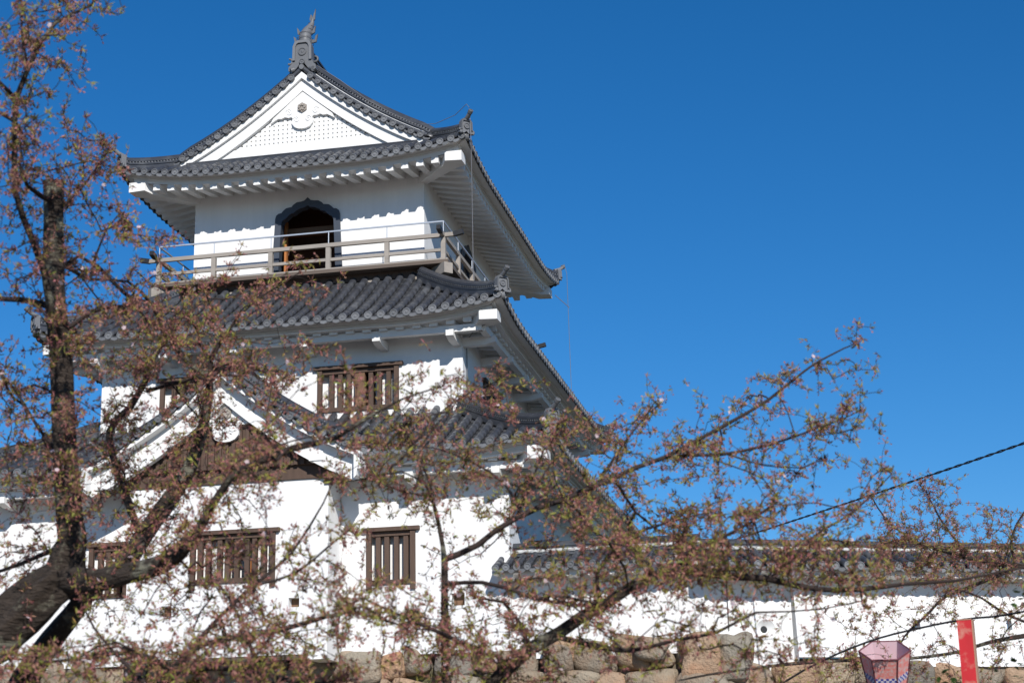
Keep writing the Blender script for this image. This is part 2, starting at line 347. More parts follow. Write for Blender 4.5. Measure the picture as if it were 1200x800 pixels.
def oni(parent, c, out, w=.36, h=.42, horn=True, big=False):
    """ridge end tile: rimmed plate with a medallion, facing out; a round tile juts from its top"""
    out = Vector((out[0], out[1], 0)).normalized(); sd = Vector((-out.y, out.x, 0)); c = Vector(c); up = Vector((0, 0, 1))
    X = lambda u, v, d: c+sd*u+up*v+out*d
    hw = w/2; mb = MB()
    o = [(-hw*1.25, 0), (-hw, .25*h), (-hw*.95, .8*h), (-hw*.7, h), (hw*.7, h), (hw*.95, .8*h), (hw, .25*h), (hw*1.25, 0), (hw*.4, 0), (0, .16*h), (-hw*.4, 0)]
    mb.prism(o, X, -.07, .03, 0)
    rim_o = [(-hw, .22*h), (-hw*.95, .8*h), (-hw*.7, h), (hw*.7, h), (hw*.95, .8*h), (hw, .22*h)]
    rim_i = [(hw*.78, .22*h), (hw*.74, .76*h), (hw*.58, .88*h), (-hw*.58, .88*h), (-hw*.74, .76*h), (-hw*.78, .22*h)]
    mb.prism(rim_o+rim_i, X, .03, .065, 0)
    disc(mb, X(0, .52*h, .04), out, up, hw*.5, 0)
    for s in (-1, 1): mb.tube([X(s*hw*(1.05+.28*math.cos(t)), .12*h+.13*h*math.sin(t), .02) for t in [math.pi*(.1+i*.2)*-s+(math.pi if s > 0 else 0) for i in range(8)]], .032*w/.36, 6, 0)
    if horn:
        p0 = X(0, h*.9, -.12); p1 = X(0, h*1.12, .10); p2 = X(0, h*1.42, .24)
        mb.tube([p0, p1, p2], .062*w/.36, 10, 0); disc(mb, p2, (p2-p1), up, .07*w/.36, 0)
    return mb.build('ridge_end_tile', [M['tile_end'], M['tile_end'], M['tile_end']], parent)

def hip_roof(A, B, ze, f, lift, cl, T, sp, wA, wB, soff0, soffk, raf, fasc, hipT, tmin_front=None, beam=None, brackets=None, hip_from=None, gable=None, cutf=None):
    """skirt roof all round; returns the roof part. lift(c,t): corner uplift."""
    def zz(c, t): return ze+f(max(t, -.05))+lift*max(0, 1-c/cl)**2*max(0, 1-max(t, 0)/T)
    roof = None; mb = MB(); white = MB()
    for k in range(4):
        half = A if k % 2 == 0 else B
        X = side_map(k, A, B)
        P = lambda u, t, h, X=X, half=half: X(u, -t, zz(half-abs(u), t)+h)
        n = int(round(2*(half-.13)/sp)); us = [-(half-.13)+2*(half-.13)*i/n for i in range(n+1)]
        if gable and k % 2 == 1: tm = lambda u, half=half: (min(half-abs(u), gable['T']) if abs(u) > gable['y'] else A-.02)
        else: tm = lambda u, half=half: min(half-abs(u)+.02, gable['front'] if gable else T)
        tn = (tmin_front if (k == 0 and tmin_front) else (lambda u: 0))
        tile_side(mb, P, us, sp, tm, tn)
        # fascia in two steps, soffit, rafters
        uu = [-half+.10+(2*half-.2)*i/48 for i in range(49)]
        def strip(z_hi, z_lo, t_out, t_in, mi=0):
            run = []; runs = []
            for u in uu:
                if k == 0 and cutf and cutf(u):
                    if len(run) > 1: runs.append(run)
                    run = []
                else: run.append(u)
            if len(run) > 1: runs.append(run)
            for run in runs:
                path = []; 
                vs = []
                for u in run:
                    sg = 1 if u > 0 else -1; c = half-abs(u); 
                    for t, dz in ((t_out, z_hi), (t_out, z_lo), (t_in, z_lo), (t_in, z_hi)):
                        uuu = max(-half+t, min(half-t, u)); z = ze+lift*max(0, 1-c/cl)**2+dz
                        vs.append(X(uuu, -t, z))
                m_ = len(run); white.add(vs, [(i*4+q, i*4+(q+1) % 4, (i+1)*4+(q+1) % 4, (i+1)*4+q) for i in range(m_-1) for q in range(4)], mi, False)
                white.add(vs[:4], [(0, 1, 2, 3)], mi); white.add(vs[-4:], [(3, 2, 1, 0)], mi)
        strip(-.04, -.04-(fasc-.04)*.4, .25, .50); strip(-.04-(fasc-.04)*.4+.001, -fasc, .28 if sp < .29 else .34, .56); strip(-.035, -.055, .06, .30)
        wn = B-wB if k % 2 == 0 else A-wA
        def sof(u, t): return ze+lift*max(0, 1-(half-abs(u))/cl)**2*max(0, 1-t/wn)-soff0+soffk*t
        vs = []
        for u in uu:
            for q in range(4):
                t = .3+(wn-.3+.05)*q/3; uuu = max(-half+t, min(half-t, u)); vs.append(X(uuu, -t, sof(u, t)))
        white.add(vs, [(i*4+q, i*4+q+1, (i+1)*4+q+1, (i+1)*4+q) for i in range(len(uu)-1) for q in range(3)
                       if not (k == 0 and cutf and cutf((uu[i]+uu[i+1])/2))], 0, False)
        rs, rw, rh, rt0 = raf; nr = int((2*half-.9)/rs)
        for i in range(nr+1):
            u = -rs*nr/2+rs*i
            if k == 0 and cutf and cutf(u): continue
            c = half-abs(u); t_in = min(wn+.03, c-.05)
            if t_in < rt0+.15: continue
            za, zb = sof(u, rt0), sof(u, t_in)
            vs = [X(u+s*rw/2, -t, z-h) for (t, z) in ((rt0, za), (t_in, zb)) for (s, h) in ((-1, -.02), (1, -.02), (1, rh), (-1, rh))]
            white.add(vs, [(0, 1, 2, 3), (7, 6, 5, 4), (0, 4, 5, 1), (1, 5, 6, 2), (2, 6, 7, 3), (3, 7, 4, 0)])
        if beam:
            t_b, z_b, hb = beam; e = half-t_b
            segs = [(-e, e)]
            if k == 0 and cutf: segs = [(-e, -3.2), (2.55, e)]
            for s0, s1 in segs: white.box((s0, 0, z_b), (s1, .16, z_b+hb), 0, lambda v, X=X: X(v.x, -t_b-.08+v.y, v.z))
    roof = mb.build('roof', [M['tile'], M['tile_pan'], M['tile_end']], KEEP)
    white.build('eave', M['plaster_trim'], roof)
    if brackets:
        t_b, z_b, hb = beam
        for k in range(4):
            half = wA if k % 2 == 0 else wB; X = side_map(k, A, B); wn = B-wB if k % 2 == 0 else A-wA
            m_ = int(round((2*half)/1.95)); 
            for i in range(m_+1):
                u = -half+.12+(2*half-.24)*i/m_
                if k == 0 and cutf and (cutf(u) or cutf(u+.3)): continue
                b = MB(); prof = [(-wn-.02, z_b-.16), (-t_b-.1, z_b-.16), (-t_b+.17, z_b-.10), (-t_b+.17, z_b+.04), (-wn-.02, z_b+.04)]
                b.prism(prof, lambda n_, z, d, X=X, u=u: X(u+d, n_, z), -.09, .09); b.build('bracket', M['plaster_trim'], roof)
    # hips
    for sx in (1, -1):
        for sy in (-1, 1):
            hb = MB(); ts = [hip_from*(1-i/14) for i in range(15)]
            ts += [.02]
            path = [Vector((sx*(A-t), sy*(B-t), zz(t, t)+.02)) for t in ts[:-1] if t > .1]+[Vector((sx*(A-.08), sy*(B-.08), zz(.08, .08)+.05))]
            ridge_run(hb, path); h_ = hb.build('hip_ridge', [M['tile'], M['tile_end']], roof)
            oni(h_, (sx*(A-.03), sy*(B-.03), zz(0, 0)+.03), (sx, sy), .32, .36)
            # corner rafter end: plastered block
            cb = MB(); e = .19; L = .42; zt = ze+lift-.32; zb = ze+lift-fasc-CB
            wn = min(A-wA, B-wB); q = .11
            pl = [(A-e, B-e), (A-e-L, B-e), (A-e-L-.25, B-e-.30), (wA-.02+q, wB-.02-q if False else wB+.02+q-.2), (wA+.02+q-.2, wB+.02+q), (A-e-.30, B-e-L-.25), (A-e, B-e-L)]
            pl = [(A-e, B-e), (A-e-L, B-e), (A-e-L-.12, B-e-.28), (A-wn-q*1.4, B-wn), (A-wn, B-wn-q*1.4), (A-e-.28, B-e-L-.12), (A-e, B-e-L)]
            drop = [0, 0.02, -.0, 0, 0, -.0, 0.02]
            nP = len(pl); bot = [Vector((sx*x, sy*y, zb+d)) for (x, y), d in zip(pl, drop)]; top = [Vector((sx*x, sy*y, zt)) for x, y in pl]
            cb.add(bot+top, [tuple(range(nP)), tuple(range(2*nP-1, nP-1, -1))]+[(i, (i+1) % nP, nP+(i+1) % nP, nP+i) for i in range(nP)])
            cb.build('corner_rafter', M['plaster_trim'], roof)
    return roof, zz

# top roof (hip and gable)
A3, B3 = 4.55, 6.17
f3 = lambda t: .60*t if t < 1.1 else .66+.45*(t-1.1)+.062*(t-1.1)**2
roof3, z3 = hip_roof(A3, B3, 9.78, f3, .30, 3.0, 1.6, .275, a3, b3, .27, .20, (.385, .18, .15, .30), .225, 1.1, hip_from=1.12, gable=dict(T=1.2, y=5.30, front=1.1))
# second roof
A2, B2 = 5.75, 7.94
f2 = lambda t: .5*t+.05*t*t
roof2, z2 = hip_roof(A2, B2, 5.12, f2, .28, 2.6, 3.2, .30, a2, b2, .19, .10, (.40, .19, .12, .46), .20, 3.0, hip_from=2.55, beam=(.64, 4.73, .16), brackets=True)
# first roof, cut where the bay gable stands
GC = -.25                                   # gable centre
def gprof(s): s = abs(s); return 3.66-.86*s+.075*s*s          # tile line of the bay gable across its half width
A1, B1 = 7.10, 9.47
f1 = lambda t: .45*t+.03*t*t
def tmin1(u):
    s = abs(u-GC)
    if s > 3.05: return 0
    t = 0
    while t < 2.7 and 1.63+f1(t) < gprof(s)-.05: t += .05
    return max(t, .35)
roof1, z1 = hip_roof(A1, B1, 1.63, f1, .24, 2.0, 2.75, .31, a1, b1, .24, .10, (.42, .19, .12, .44), .27, 2.6, hip_from=2.6, beam=(.62, 1.16, .16), brackets=True, tmin_front=tmin1, cutf=lambda u: abs(u-GC) < 3.02)

# --- gable of a roof: barge boards, lattice, pendant, verge tiles
def barge(parent, X, prof, half, bands, zmin=-99):
    """curved barge boards in stepped bands; X(u, z, d): d outward"""
    mb = MB(); us = [-half+2*half*i/40 for i in range(41)]
    for o1, o2, d0, d1 in bands:
        vs = []
        for u in us:
            z = prof(abs(u)); za = max(z-o1, zmin); zb = max(z-o2, zmin-.02); vs += [X(u, za, d0), X(u, zb, d0), X(u, zb, d1), X(u, za, d1)]
        mb.add(vs, [(i*4+q, i*4+(q+1) % 4, (i+1)*4+(q+1) % 4, (i+1)*4+q) for i in range(40) for q in range(4)])
        mb.add(vs[:4], [(0, 1, 2, 3)]); mb.add(vs[-4:], [(3, 2, 1, 0)])
    return mb.build('barge_board', M['plaster_trim'], parent)
def verge(parent, X, prof, half, step, ridge_off, depth=.42, top=True):
    """round tiles laid across the verge with their discs facing out"""
    for s in (-1, 1):
        mb = MB(); u = .26
        while u < half:
            z = prof(u)-.025; e = .01; sl = (prof(u+e)-prof(u-e))/(2*e)
            c0 = X(s*u, z, .06); c1 = X(s*u, z+.02, -depth)
            mb.tube([c0, c1], .077, 9, 0); disc(mb, X(s*u, z, .075), X(0, 0, 1)-X(0, 0, 0), (0, 0, 1), .088)
            u2 = u+step/math.hypot(1, sl); zm = prof((u+u2)/2)
            vs = []
            for q in (0, .25, .5, .75, 1):
                uu_ = lerp(u, u2, q); zz_ = prof(uu_)-.01-.045*math.sin(math.pi*q)
                for h in (0, -.035-.03*math.sin(math.pi*q)): vs.append(X(s*uu_, zz_+h, .05))
                vs.append(X(s*uu_, zz_+.02, -depth))
            mb.add(vs, [(3*k, 3*k+3, 3*k+4, 3*k+1) for k in range(4)], 2); mb.add(vs, [(3*k, 3*k+3, 3*k+5, 3*k+2) for k in range(4)], 1)
            u = u2
        cv = [X(s*(.05+(half-.05)*i/24), prof(.05+(half-.05)*i/24)+.055, -.06) for i in range(25)]; mb.tube(cv, .062, 8, 0)
        mb.build('verge_tiles', [M['tile'], M['tile_pan'], M['tile_end']], parent)
def pendant(parent, X, cz, s=1.0):
    """white carved gable pendant with scrolls and a dark hexagonal rosette"""
    mb = MB(); half = [(0, -.34), (.10, -.33), (.20, -.29), (.27, -.21), (.285, -.12), (.26, -.04), (.30, .0), (.38, -.01), (.47, .02), (.56, -.02), (.66, -.01), (.75, -.06), (.86, -.13), (.80, -.0), (.50, .26), (.25, .48), (0, .68)]
    o = [(u*s, v*s+cz) for u, v in half]; o = o+[(-u, v) for u, v in reversed(o[1:-1])]
    mb.prism(o, X, -.02, .075)
    for sg in (-1, 1):
        for cx, cy, r in ((.16, -.08, .085), (.36, .13, .10)):
            pts = [X(sg*(cx+(r*(1-i/16*.8))*math.cos(.5+i*.55))*s, cz+(cy+(r*(1-i/16*.8))*math.sin(.5+i*.55))*s, .078) for i in range(17)]
            mb.tube(pts, .014*s, 5)
    p = mb.build('pendant', M['plaster_trim'], parent)
    rb = MB(); hexa = [(.135*s*math.cos(math.pi/3*i+math.pi/6), cz+.23*s+.135*s*math.sin(math.pi/3*i+math.pi/6)) for i in range(6)]
    rb.prism(hexa, X, .07, .12); 
    for i in range(6):
        c = X(.068*s*math.cos(math.pi/3*i), cz+.23*s+.068*s*math.sin(math.pi/3*i), .12); rb.tube([c, c+(X(0, 0, 1)-X(0, 0, 0))*.03], .032*s, 6)
    rb.build('rosette', M['wood_grey'], parent)

prof3 = lambda x: 9.78+f3(A3-abs(x))-.02
for sy in (-1, 1):
    YV = 5.35
    Xg = (lambda u, z, d: Vector((u, -YV-d, z))) if sy < 0 else (lambda u, z, d: Vector((-u, YV+d, z)))
    # pediment back wall
    mb = MB(); hw = 2.62; tri = [(-hw, 10.28), (hw, 10.28)]+[(hw-hw*2*i/20, prof3(hw-hw*2*i/20)-.18) for i in range(21)]
    mb.prism(tri, Xg, -.40, -.24); gb = mb.build('gable', M['plaster'], KEEP)
    # base ledge
    mb = MB(); mb.prism([(-2.6, 10.30), (2.6, 10.30), (1.95, 10.70), (-1.95, 10.70)], Xg, -.24, -.16); mb.build('sill', M['plaster_trim'], gb)
    # square lattice of slats
    mb = MB(); lim = lambda u: prof3(u)-.60
    i = -15
    while i <= 15:
        u = i*.122
        if lim(u)-.02 > 10.70: mb.box((u-.041, 0, 10.66), (u+.041, .05, lim(u)), 0, lambda v: Xg(v.x, v.z, -.24+v.y))
        i += 1
    z = 10.70
    while z < 11.9:
        u = 0
        while u < 2.3 and lim(u) > z+.03: u += .02
        if u > .1: mb.box((-u, 0, z), (u, .046, z+.078), 0, lambda v: Xg(v.x, v.z, -.24+v.y))
        z += .118
    mb.build('lattice', M['plaster_trim'], gb)
    barge(gb, Xg, prof3, 3.30, ((.08, .25, -.235, .0), (.249, .57, -.238, -.085)), 10.36)
    mb = MB(); mb.box((-3.05, .002, 10.1), (3.05, .035, 10.375), 0, lambda v: Xg(v.x, v.z, v.y)); mb.tube([Xg(-3.08, 10.385, .015), Xg(3.08, 10.385, .015)], .03, 8, 0); mb.build('base_ridge', [M['tile']], roof3)
    pendant(gb, lambda u, v, d: Xg(u, v, -.185+d), 11.44)
    verge(roof3, Xg, prof3, 3.32, .272, 0)
    # descending ridges, set in from the verge
    for sx in (-1, 1):
        mb = MB(); path = []
        for i in range(13):
            x = .12+(3.42-.12)*i/12; path.append(Xg(sx*x*(1 if sy < 0 else -1), prof3(x)+.15+(.0 if i < 12 else -.05), -.42))
        ridge_run(mb, path, 1.12); dr = mb.build('descending_ridge', [M['tile'], M['tile_end']], roof3)
        mb = MB(); q = [p+Vector((0, sy*.185, .0)) for p in path]
        mb.tube(q, .036, 6); mb.build('mortar_line', M['mortar'], dr)
# main ridge
mb = MB(); sec = [(-.20, -.35), (-.20, .02), (-.16, .02), (-.16, .06), (-.19, .06), (-.19, .12), (-.15, .12), (-.15, .22), (-.18, .22), (-.18, .27), (-.14, .27), (-.14, .36), (-.17, .36), (-.17, .41), (-.10, .41), (-.08, .47), (0, .52)]
sec = sec+[(-a, b) for a, b in reversed(sec[:-1])]
path = [Vector((0, -5.2+10.4*i/16, 12.86+.10*abs(i/8-1)**2)) for i in range(17)]
ridge_run(mb, path, 1.0, False, sec); mb.build('ridge', [M['tile'], M['tile_end']], roof3)
def big_oni(parent, y, sg):
    out = Vector((0, sg, 0)); sd = Vector((-sg, 0, 0)) if sg > 0 else Vector((1, 0, 0)); c = Vector((0, y, 12.76)); up = Vector((0, 0, 1)); X = lambda u, v, d: c+sd*u+up*v+out*d
    mb = MB(); half = [(0, .17), (.06, .12), (.16, -.02), (.27, -.10), (.37, -.06), (.37, .03), (.30, .12), (.26, .22), (.25, .60), (.20, .72), (.12, .76)]
    o = half+[(-u, v) for u, v in reversed(half[1:])]; mb.prism(o, X, -.14, .04)
    rim = [(.26, .20), (.25, .60), (.20, .72), (.12, .76), (-.12, .76), (-.20, .72), (-.25, .60), (-.26, .20), (-.19, .20), (-.18, .58), (-.15, .66), (-.1, .69), (.1, .69), (.15, .66), (.18, .58), (.19, .20)]
    mb.prism(rim, X, .04, .085)
    disc(mb, X(0, .45, .045), out, up, .115, 0); disc(mb, X(-.0, .16, .06), out, up, .075, 0)
    for s in (-1, 1):
        mb.tube([X(s*(.345+.075*math.cos(t)), .20+.075*math.sin(t), .03) for t in [math.pi*(1.35+(i*.17)*1) if s > 0 else math.pi*(1.65-(i*.17)) for i in range(8)]], .03, 6)
        mb.tube([X(s*.22, -.03, .02), X(s*.30, -.07, .06)], .07, 9)
    mb.tube([X(0, .02, -.1), X(0, .0, .1)], .07, 9)
    mb.build('ridge_end_tile', [M['tile_end']]*3, parent)
def fish(parent, y, sg):
    """fish finial: head down on the ridge, body curling up to a forked tail"""
    out = Vector((0, sg, 0)); c = Vector((0, y, 13.42)); up = Vector((0, 0, 1)); sd = Vector((1, 0, 0)); X = lambda u, v, d: c+(sd*u+up*v+out*d)*1.22
    mb = MB(); sp = [(.0, -.02, .02), (.0, .08, .10), (.0, .2, .12), (.01, .32, .09), (.03, .44, .02), (.06, .55, -.05), (.09, .65, -.08), (.11, .74, -.05)]
    rad = [.17, .185, .165, .145, .12, .09, .06, .035]
    mb.tube([X(*p) for p in sp], rad, 12, 0)
    for k, p in enumerate(sp[1:6]):       # scale rings
        ring = [X(p[0]+rad[k+1]*1.0*math.cos(t), p[1], p[2]+rad[k+1]*1.0*math.sin(t)) for t in [2*math.pi*i/12 for i in range(13)]]
        mb.tube(ring, .007, 4, 0, False)
    fin = lambda pts, w: mb.prism([(a, b) for a, b in pts], lambda u, v, d: X(u, v, d), -w, w)
    for s in (-1, 1):
        mb.prism([(s*.12, .10), (s*.24, .12), (s*.27, .30), (s*.22, .26), (s*.2, .17), (s*.12, .2)], lambda u, v, d: X(u, v, d+.06), -.02, .02)
        mb.prism([(s*.1, .32), (s*.19, .36), (s*.21, .52), (s*.165, .46), (s*.14, .40), (s*.1, .42)], lambda u, v, d: X(u, v, d+.03), -.018, .018)
        mb.prism([(.09, .64), (.10+s*.06, .72), (.12+s*.055, .96 if s > 0 else .84), (.11+s*.02, .82), (.10, .76)], lambda u, v, d: X(u, v, d-.06), -.018, .018)
    for i in range(6):                    # dorsal spines along the outer side
        p = sp[1+i]; r = rad[1+i]
        mb.add([X(-.012, p[1]-.04, p[2]-r*.9), X(.012, p[1]-.04, p[2]-r*.9), X(.012, p[1]+.05, p[2]-r*.9), X(-.012, p[1]+.05, p[2]-r*.9), X(0, p[1]+.05, p[2]-r-.09)], [(0, 1, 4), (1, 2, 4), (2, 3, 4), (3, 0, 4)])
    disc(mb, X(-.09, .06, .24), out, up, .035, 0); disc(mb, X(.09, .06, .24), out, up, .035, 0)
    mb.build('fish_finial', [M['tile_end']]*3, parent)
for sg in (-1, 1): big_oni(roof3, sg*5.28, sg); fish(roof3, sg*4.98, sg)

# --- bay on the front of the first storey
BAY = MB(); YB = 9.10; bx0, bx1 = -2.55, 2.05
XB = lambda u, n, z: Vector((u, -YB-n, z))
BAY.plate(rect(bx0, bx1, -2.60, 1.16), [hole(-.10, -1.02, .04, 1.92), rect(-1.72, -1.48, -1.68, -1.45), rect(1.18, 1.42, -1.60, -1.40)], lambda u, z, d: XB(u, -d, z), 0, .3, 0, False, False)
for x, s in ((bx0, 1), (bx1, -1)): BAY.box((min(x, x+s*.3), -YB+.001, -2.60), (max(x, x+s*.3), -b1+.02, 1.60))
BAY.box((bx0+.3, -YB+.3, -2.598), (bx1-.3, -b1+.02, -2.48))
bay = BAY.build('bay', M['plaster'], KEEP)
window(bay, XB, -.10, -1.02, .04, 1.92, (.10, .20, .335, .43, .54, .66, .75, .86), ((.0, .36), (.72, 1.0)), orange=(.68, .715))
loophole(bay, XB, -1.72, -1.48, -1.68, -1.45); loophole(bay, XB, 1.18, 1.42, -1.60, -1.40)
mb = MB(); mb.box((bx0-.04, -YB-.05, 1.16), (bx1+.04, -YB+.2, 1.46)); mb.box((bx1-.08, -YB-.052, 1.02), (bx1+.05, -YB+.16, 1.162)); mb.build('beam', M['wood'], bay)
for u in (bx0+.12, bx1-.16):      # plastered purlin ends that carry the verge
    mb = MB(); mb.box((u-.16, -9.50, 1.47), (u+.16, -YB+.05, 1.70)); mb.build('purlin', M['plaster_trim'], bay)
mb = MB(); mb.box((1.62, -9.16, -2.72), (2.06, -8.3, -2.602)); mb.build('sill_block', M['plaster_trim'], bay)
YG = 9.72
Xg = lambda u, z, d: Vector((GC+u, -YG-d, z))
profB = lambda s: gprof(s)-.02
mb = MB(); hw = 2.62; tri = [(-hw, 1.46), (hw, 1.46)]+[(hw-2*hw*i/20, max(1.47, profB(hw-2*hw*i/20)-.12)) for i in range(21)]
mb.prism(tri, Xg, -.62, -.50); gb = mb.build('gable', M['wood'], bay)
mb = MB()
for i in range(-15, 16):
    u = i*.16; zt = profB(u)-.45
    if zt > 1.5: mb.box((u-.04, .0, 1.46), (u+.04, .05, zt), 0, lambda v: Xg(v.x, v.z, -.50+v.y))
mb.build('lattice', M['wood'], gb)
barge(gb, Xg, profB, 3.06, ((.11, .21, -.34, .0), (.209, .74, -.42, -.25)))
for s in (-1, 1):     # stepped plaster ends of the barge boards
    mb = MB(); q = 3.06
    mb.prism([(s*q, profB(q)-.10), (s*(q+.13), profB(q)-.14), (s*(q+.15), profB(q)-.52), (s*(q+.07), profB(q)-.52), (s*(q+.06), profB(q)-.66), (s*q, profB(q)-.72)], Xg, -.40, .012); mb.build('barge_end', M['plaster_trim'], gb)
pendant(gb, lambda u, v, d: Xg(u, v, -.44+d), 2.42, 1.12)
# bay roof slopes
mb = MB()
for s in (-1, 1):
    P = lambda v, t, h, s=s: Vector((GC+s*(3.10-t), v, gprof(3.10-t)+h))
    vs_ = [-9.25+.30*i for i in range(9)]
    tile_side(mb, P, vs_, .30, lambda u: 3.06, drop=False)
br = mb.build('roof', [M['tile'], M['tile_pan'], M['tile_end']], bay)
verge(br, Xg, profB, 3.12, .285, 0)
for s in (-1, 1):
    mb = MB(); path = [Vector((GC+s*(.1+2.85*i/10), -9.22, gprof(.1+2.85*i/10)+.06)) for i in range(11)]
    ridge_run(mb, path, .95); h_ = mb.build('descending_ridge', [M['tile'], M['tile_end']], br)
    oni(h_, path[-1]+Vector((s*.05, 0, -.02)), (s, -.25), .26, .30)
mb = MB(); ridge_run(mb, [Vector((GC, -9.78+.3*i, 3.66+.02)) for i in range(11)], 1.1); rg = mb.build('ridge', [M['tile'], M['tile_end']], br)
oni(rg, (GC, -9.80, 3.62), (0, -1), .42, .50)

# --- balcony
bal = MB(); ox, oy = a3+.80, b3+.80
for lo, hi in (((-ox, -oy), (ox, -b3+.01)), ((-ox, b3-.01), (ox, oy)), ((-ox, -b3+.01), (-a3+.01, b3-.01)), ((a3-.01, -b3+.01), (ox, b3-.01))):
    bal.box((lo[0], lo[1], 7.06), (hi[0], hi[1], 7.15))
bal = bal.build('balcony', M['deck'], KEEP)
mb = MB()
for s in (-1, 1):
    mb.box((-ox+.35, s*oy-.09-s*.42, 6.87), (ox-.35, s*oy+.09-s*.42, 7.058)); mb.box((s*ox-.09-s*.42, -oy+.52, 6.87), (s*ox+.09-s*.42, oy-.52, 7.058))
mb.build('edge_beam', M['wood'], bal)
mb = MB()
for lo, hi in (((-a3-.36, -b3-.36), (a3+.36, -b3-.30)), ((-a3-.36, b3+.30), (a3+.36, b3+.36)), ((-a3-.36, -b3-.30), (-a3-.30, b3+.30)), ((a3+.30, -b3-.30), (a3+.36, b3+.30))): mb.box((*lo, 6.25), (*hi, 7.057))
mb.build('deck_shade_board', M['interior'], bal)  # added dark boards: the shade between deck and roof tiles, put into colour
for sx in (-1, 1):
    for i in range(9):
        y = -b3+.1+(2*b3-.2)*i/8; b = MB(); b.box((sx*(a3-.05), y-.09, 6.70), (sx*(ox-.30), y+.09, 6.87)); b.build('joist', M['wood_grey'], bal)
    for sy in (-1, 1):
        b = MB(); b.bar((sx*(a3-.1), sy*(b3-.1), 6.92), (sx*(ox+.02), sy*(oy+.02), 6.92), .24, .27); b.build('corner_beam', M['wood_grey'], bal)
for sy in (-1, 1):
    for i in range(6):
        x = -a3+.1+(2*a3-.2)*i/5; b = MB(); b.box((x-.09, min(sy*(b3-.05), sy*(oy-.30)), 6.70), (x+.09, max(sy*(b3-.05), sy*(oy-.30)), 6.87)); b.build('joist', M['wood_grey'], bal)
rx, ry = a3+.66, b3+.66
def rail(z, w, h, ext, name, m, tip=False):
    for s in (-1, 1):
        b = MB(); b.bar((-rx-ext, s*ry, z), (rx+ext, s*ry, z), w, h); o1 = b.build(name, m, bal)
        b = MB(); b.bar((s*rx, -ry-ext, z), (s*rx, ry+ext, z), w, h-.004); o2 = b.build(name, m, bal)
        if tip:
            for e in (-1, 1):
                b = MB(); b.bar((e*(rx+ext-.04), s*ry, z), (e*(rx+ext+.20), s*ry, z+.05), w+.02, h+.02); b.build('rail_cap', M['black'], o1)
                b = MB(); b.bar((s*rx, e*(ry+ext-.04), z), (s*rx, e*(ry+ext+.20), z+.05), w+.02, h+.02); b.build('rail_cap', M['black'], o2)
rail(7.82, .085, .098, .30, 'top_rail', M['wood_grey'], True); rail(7.44, .06, .075, 0, 'middle_rail', M['wood_grey']); rail(7.18, .13, .055, .12, 'bottom_rail', M['wood_grey'])
rail(8.18, .036, .036, 0, 'safety_rail', M['steel'])
for s in (-1, 1):
    for x in (-rx, -2.25, -.735, .775, 2.29, rx):
        b = MB(); b.box((x-.056, s*ry-.055, 7.16), (x+.056, s*ry+.055, 7.755)); b.build('post', M['wood_grey'], bal)
        b = MB(); b.tube([(x+.0, s*ry, 7.86), (x+.0, s*ry, 8.17)], .014, 6); b.build('safety_post', M['steel'], bal)
    for i in range(1, 7):
        y = -ry+2*ry*i/7; b = MB(); b.box((s*rx-.055, y-.056, 7.16), (s*rx+.055, y+.056, 7.755)); b.build('post', M['wood_grey'], bal)
        b = MB(); b.tube([(s*rx, y, 7.86), (s*rx, y, 8.17)], .014, 6); b.build('safety_post', M['steel'], bal)
# lightning wires and downlead
def wire(pts, r):
    mb = MB(); mb.tube(pts, r, 5); mb.build('lightning_wire', M['wire'], KEEP)
pts = [(.30, 12.98), (1.02, 12.42), (1.71, 11.82), (2.39, 11.36), (3.06, 10.98), (3.6, 10.82), (4.2, 10.82), (4.55, 10.98), (4.63, 10.85), (4.66, 9.6)]
wire([Vector((x, -5.2-max(0, x-3.1)*.66, z-.10)) for x, z in pts[:-1]], .008)
wire([(4.63, -6.2, 10.7), (4.66, -6.22, 10.2), (4.66, -6.2, 9.5), (4.62, -6.0, 8.6), (4.62, -6.0, 6.4)], .009)
wire([(4.62, 6.2, 10.62), (4.72, 6.3, 10.70), (4.78, 6.36, 10.4), (4.82, 6.4, 5.2)], .008)
wire([(4.45, 6.0, 9.62), (4.82, 6.4, 9.30)], .012)
wire([(5.5, -7.5, 4.95), (4.9, -7.2, 4.78), (4.58, -6.45, 4.8), (4.53, -6.4, 4.6), (4.53, -6.4, 3.0)], .014)

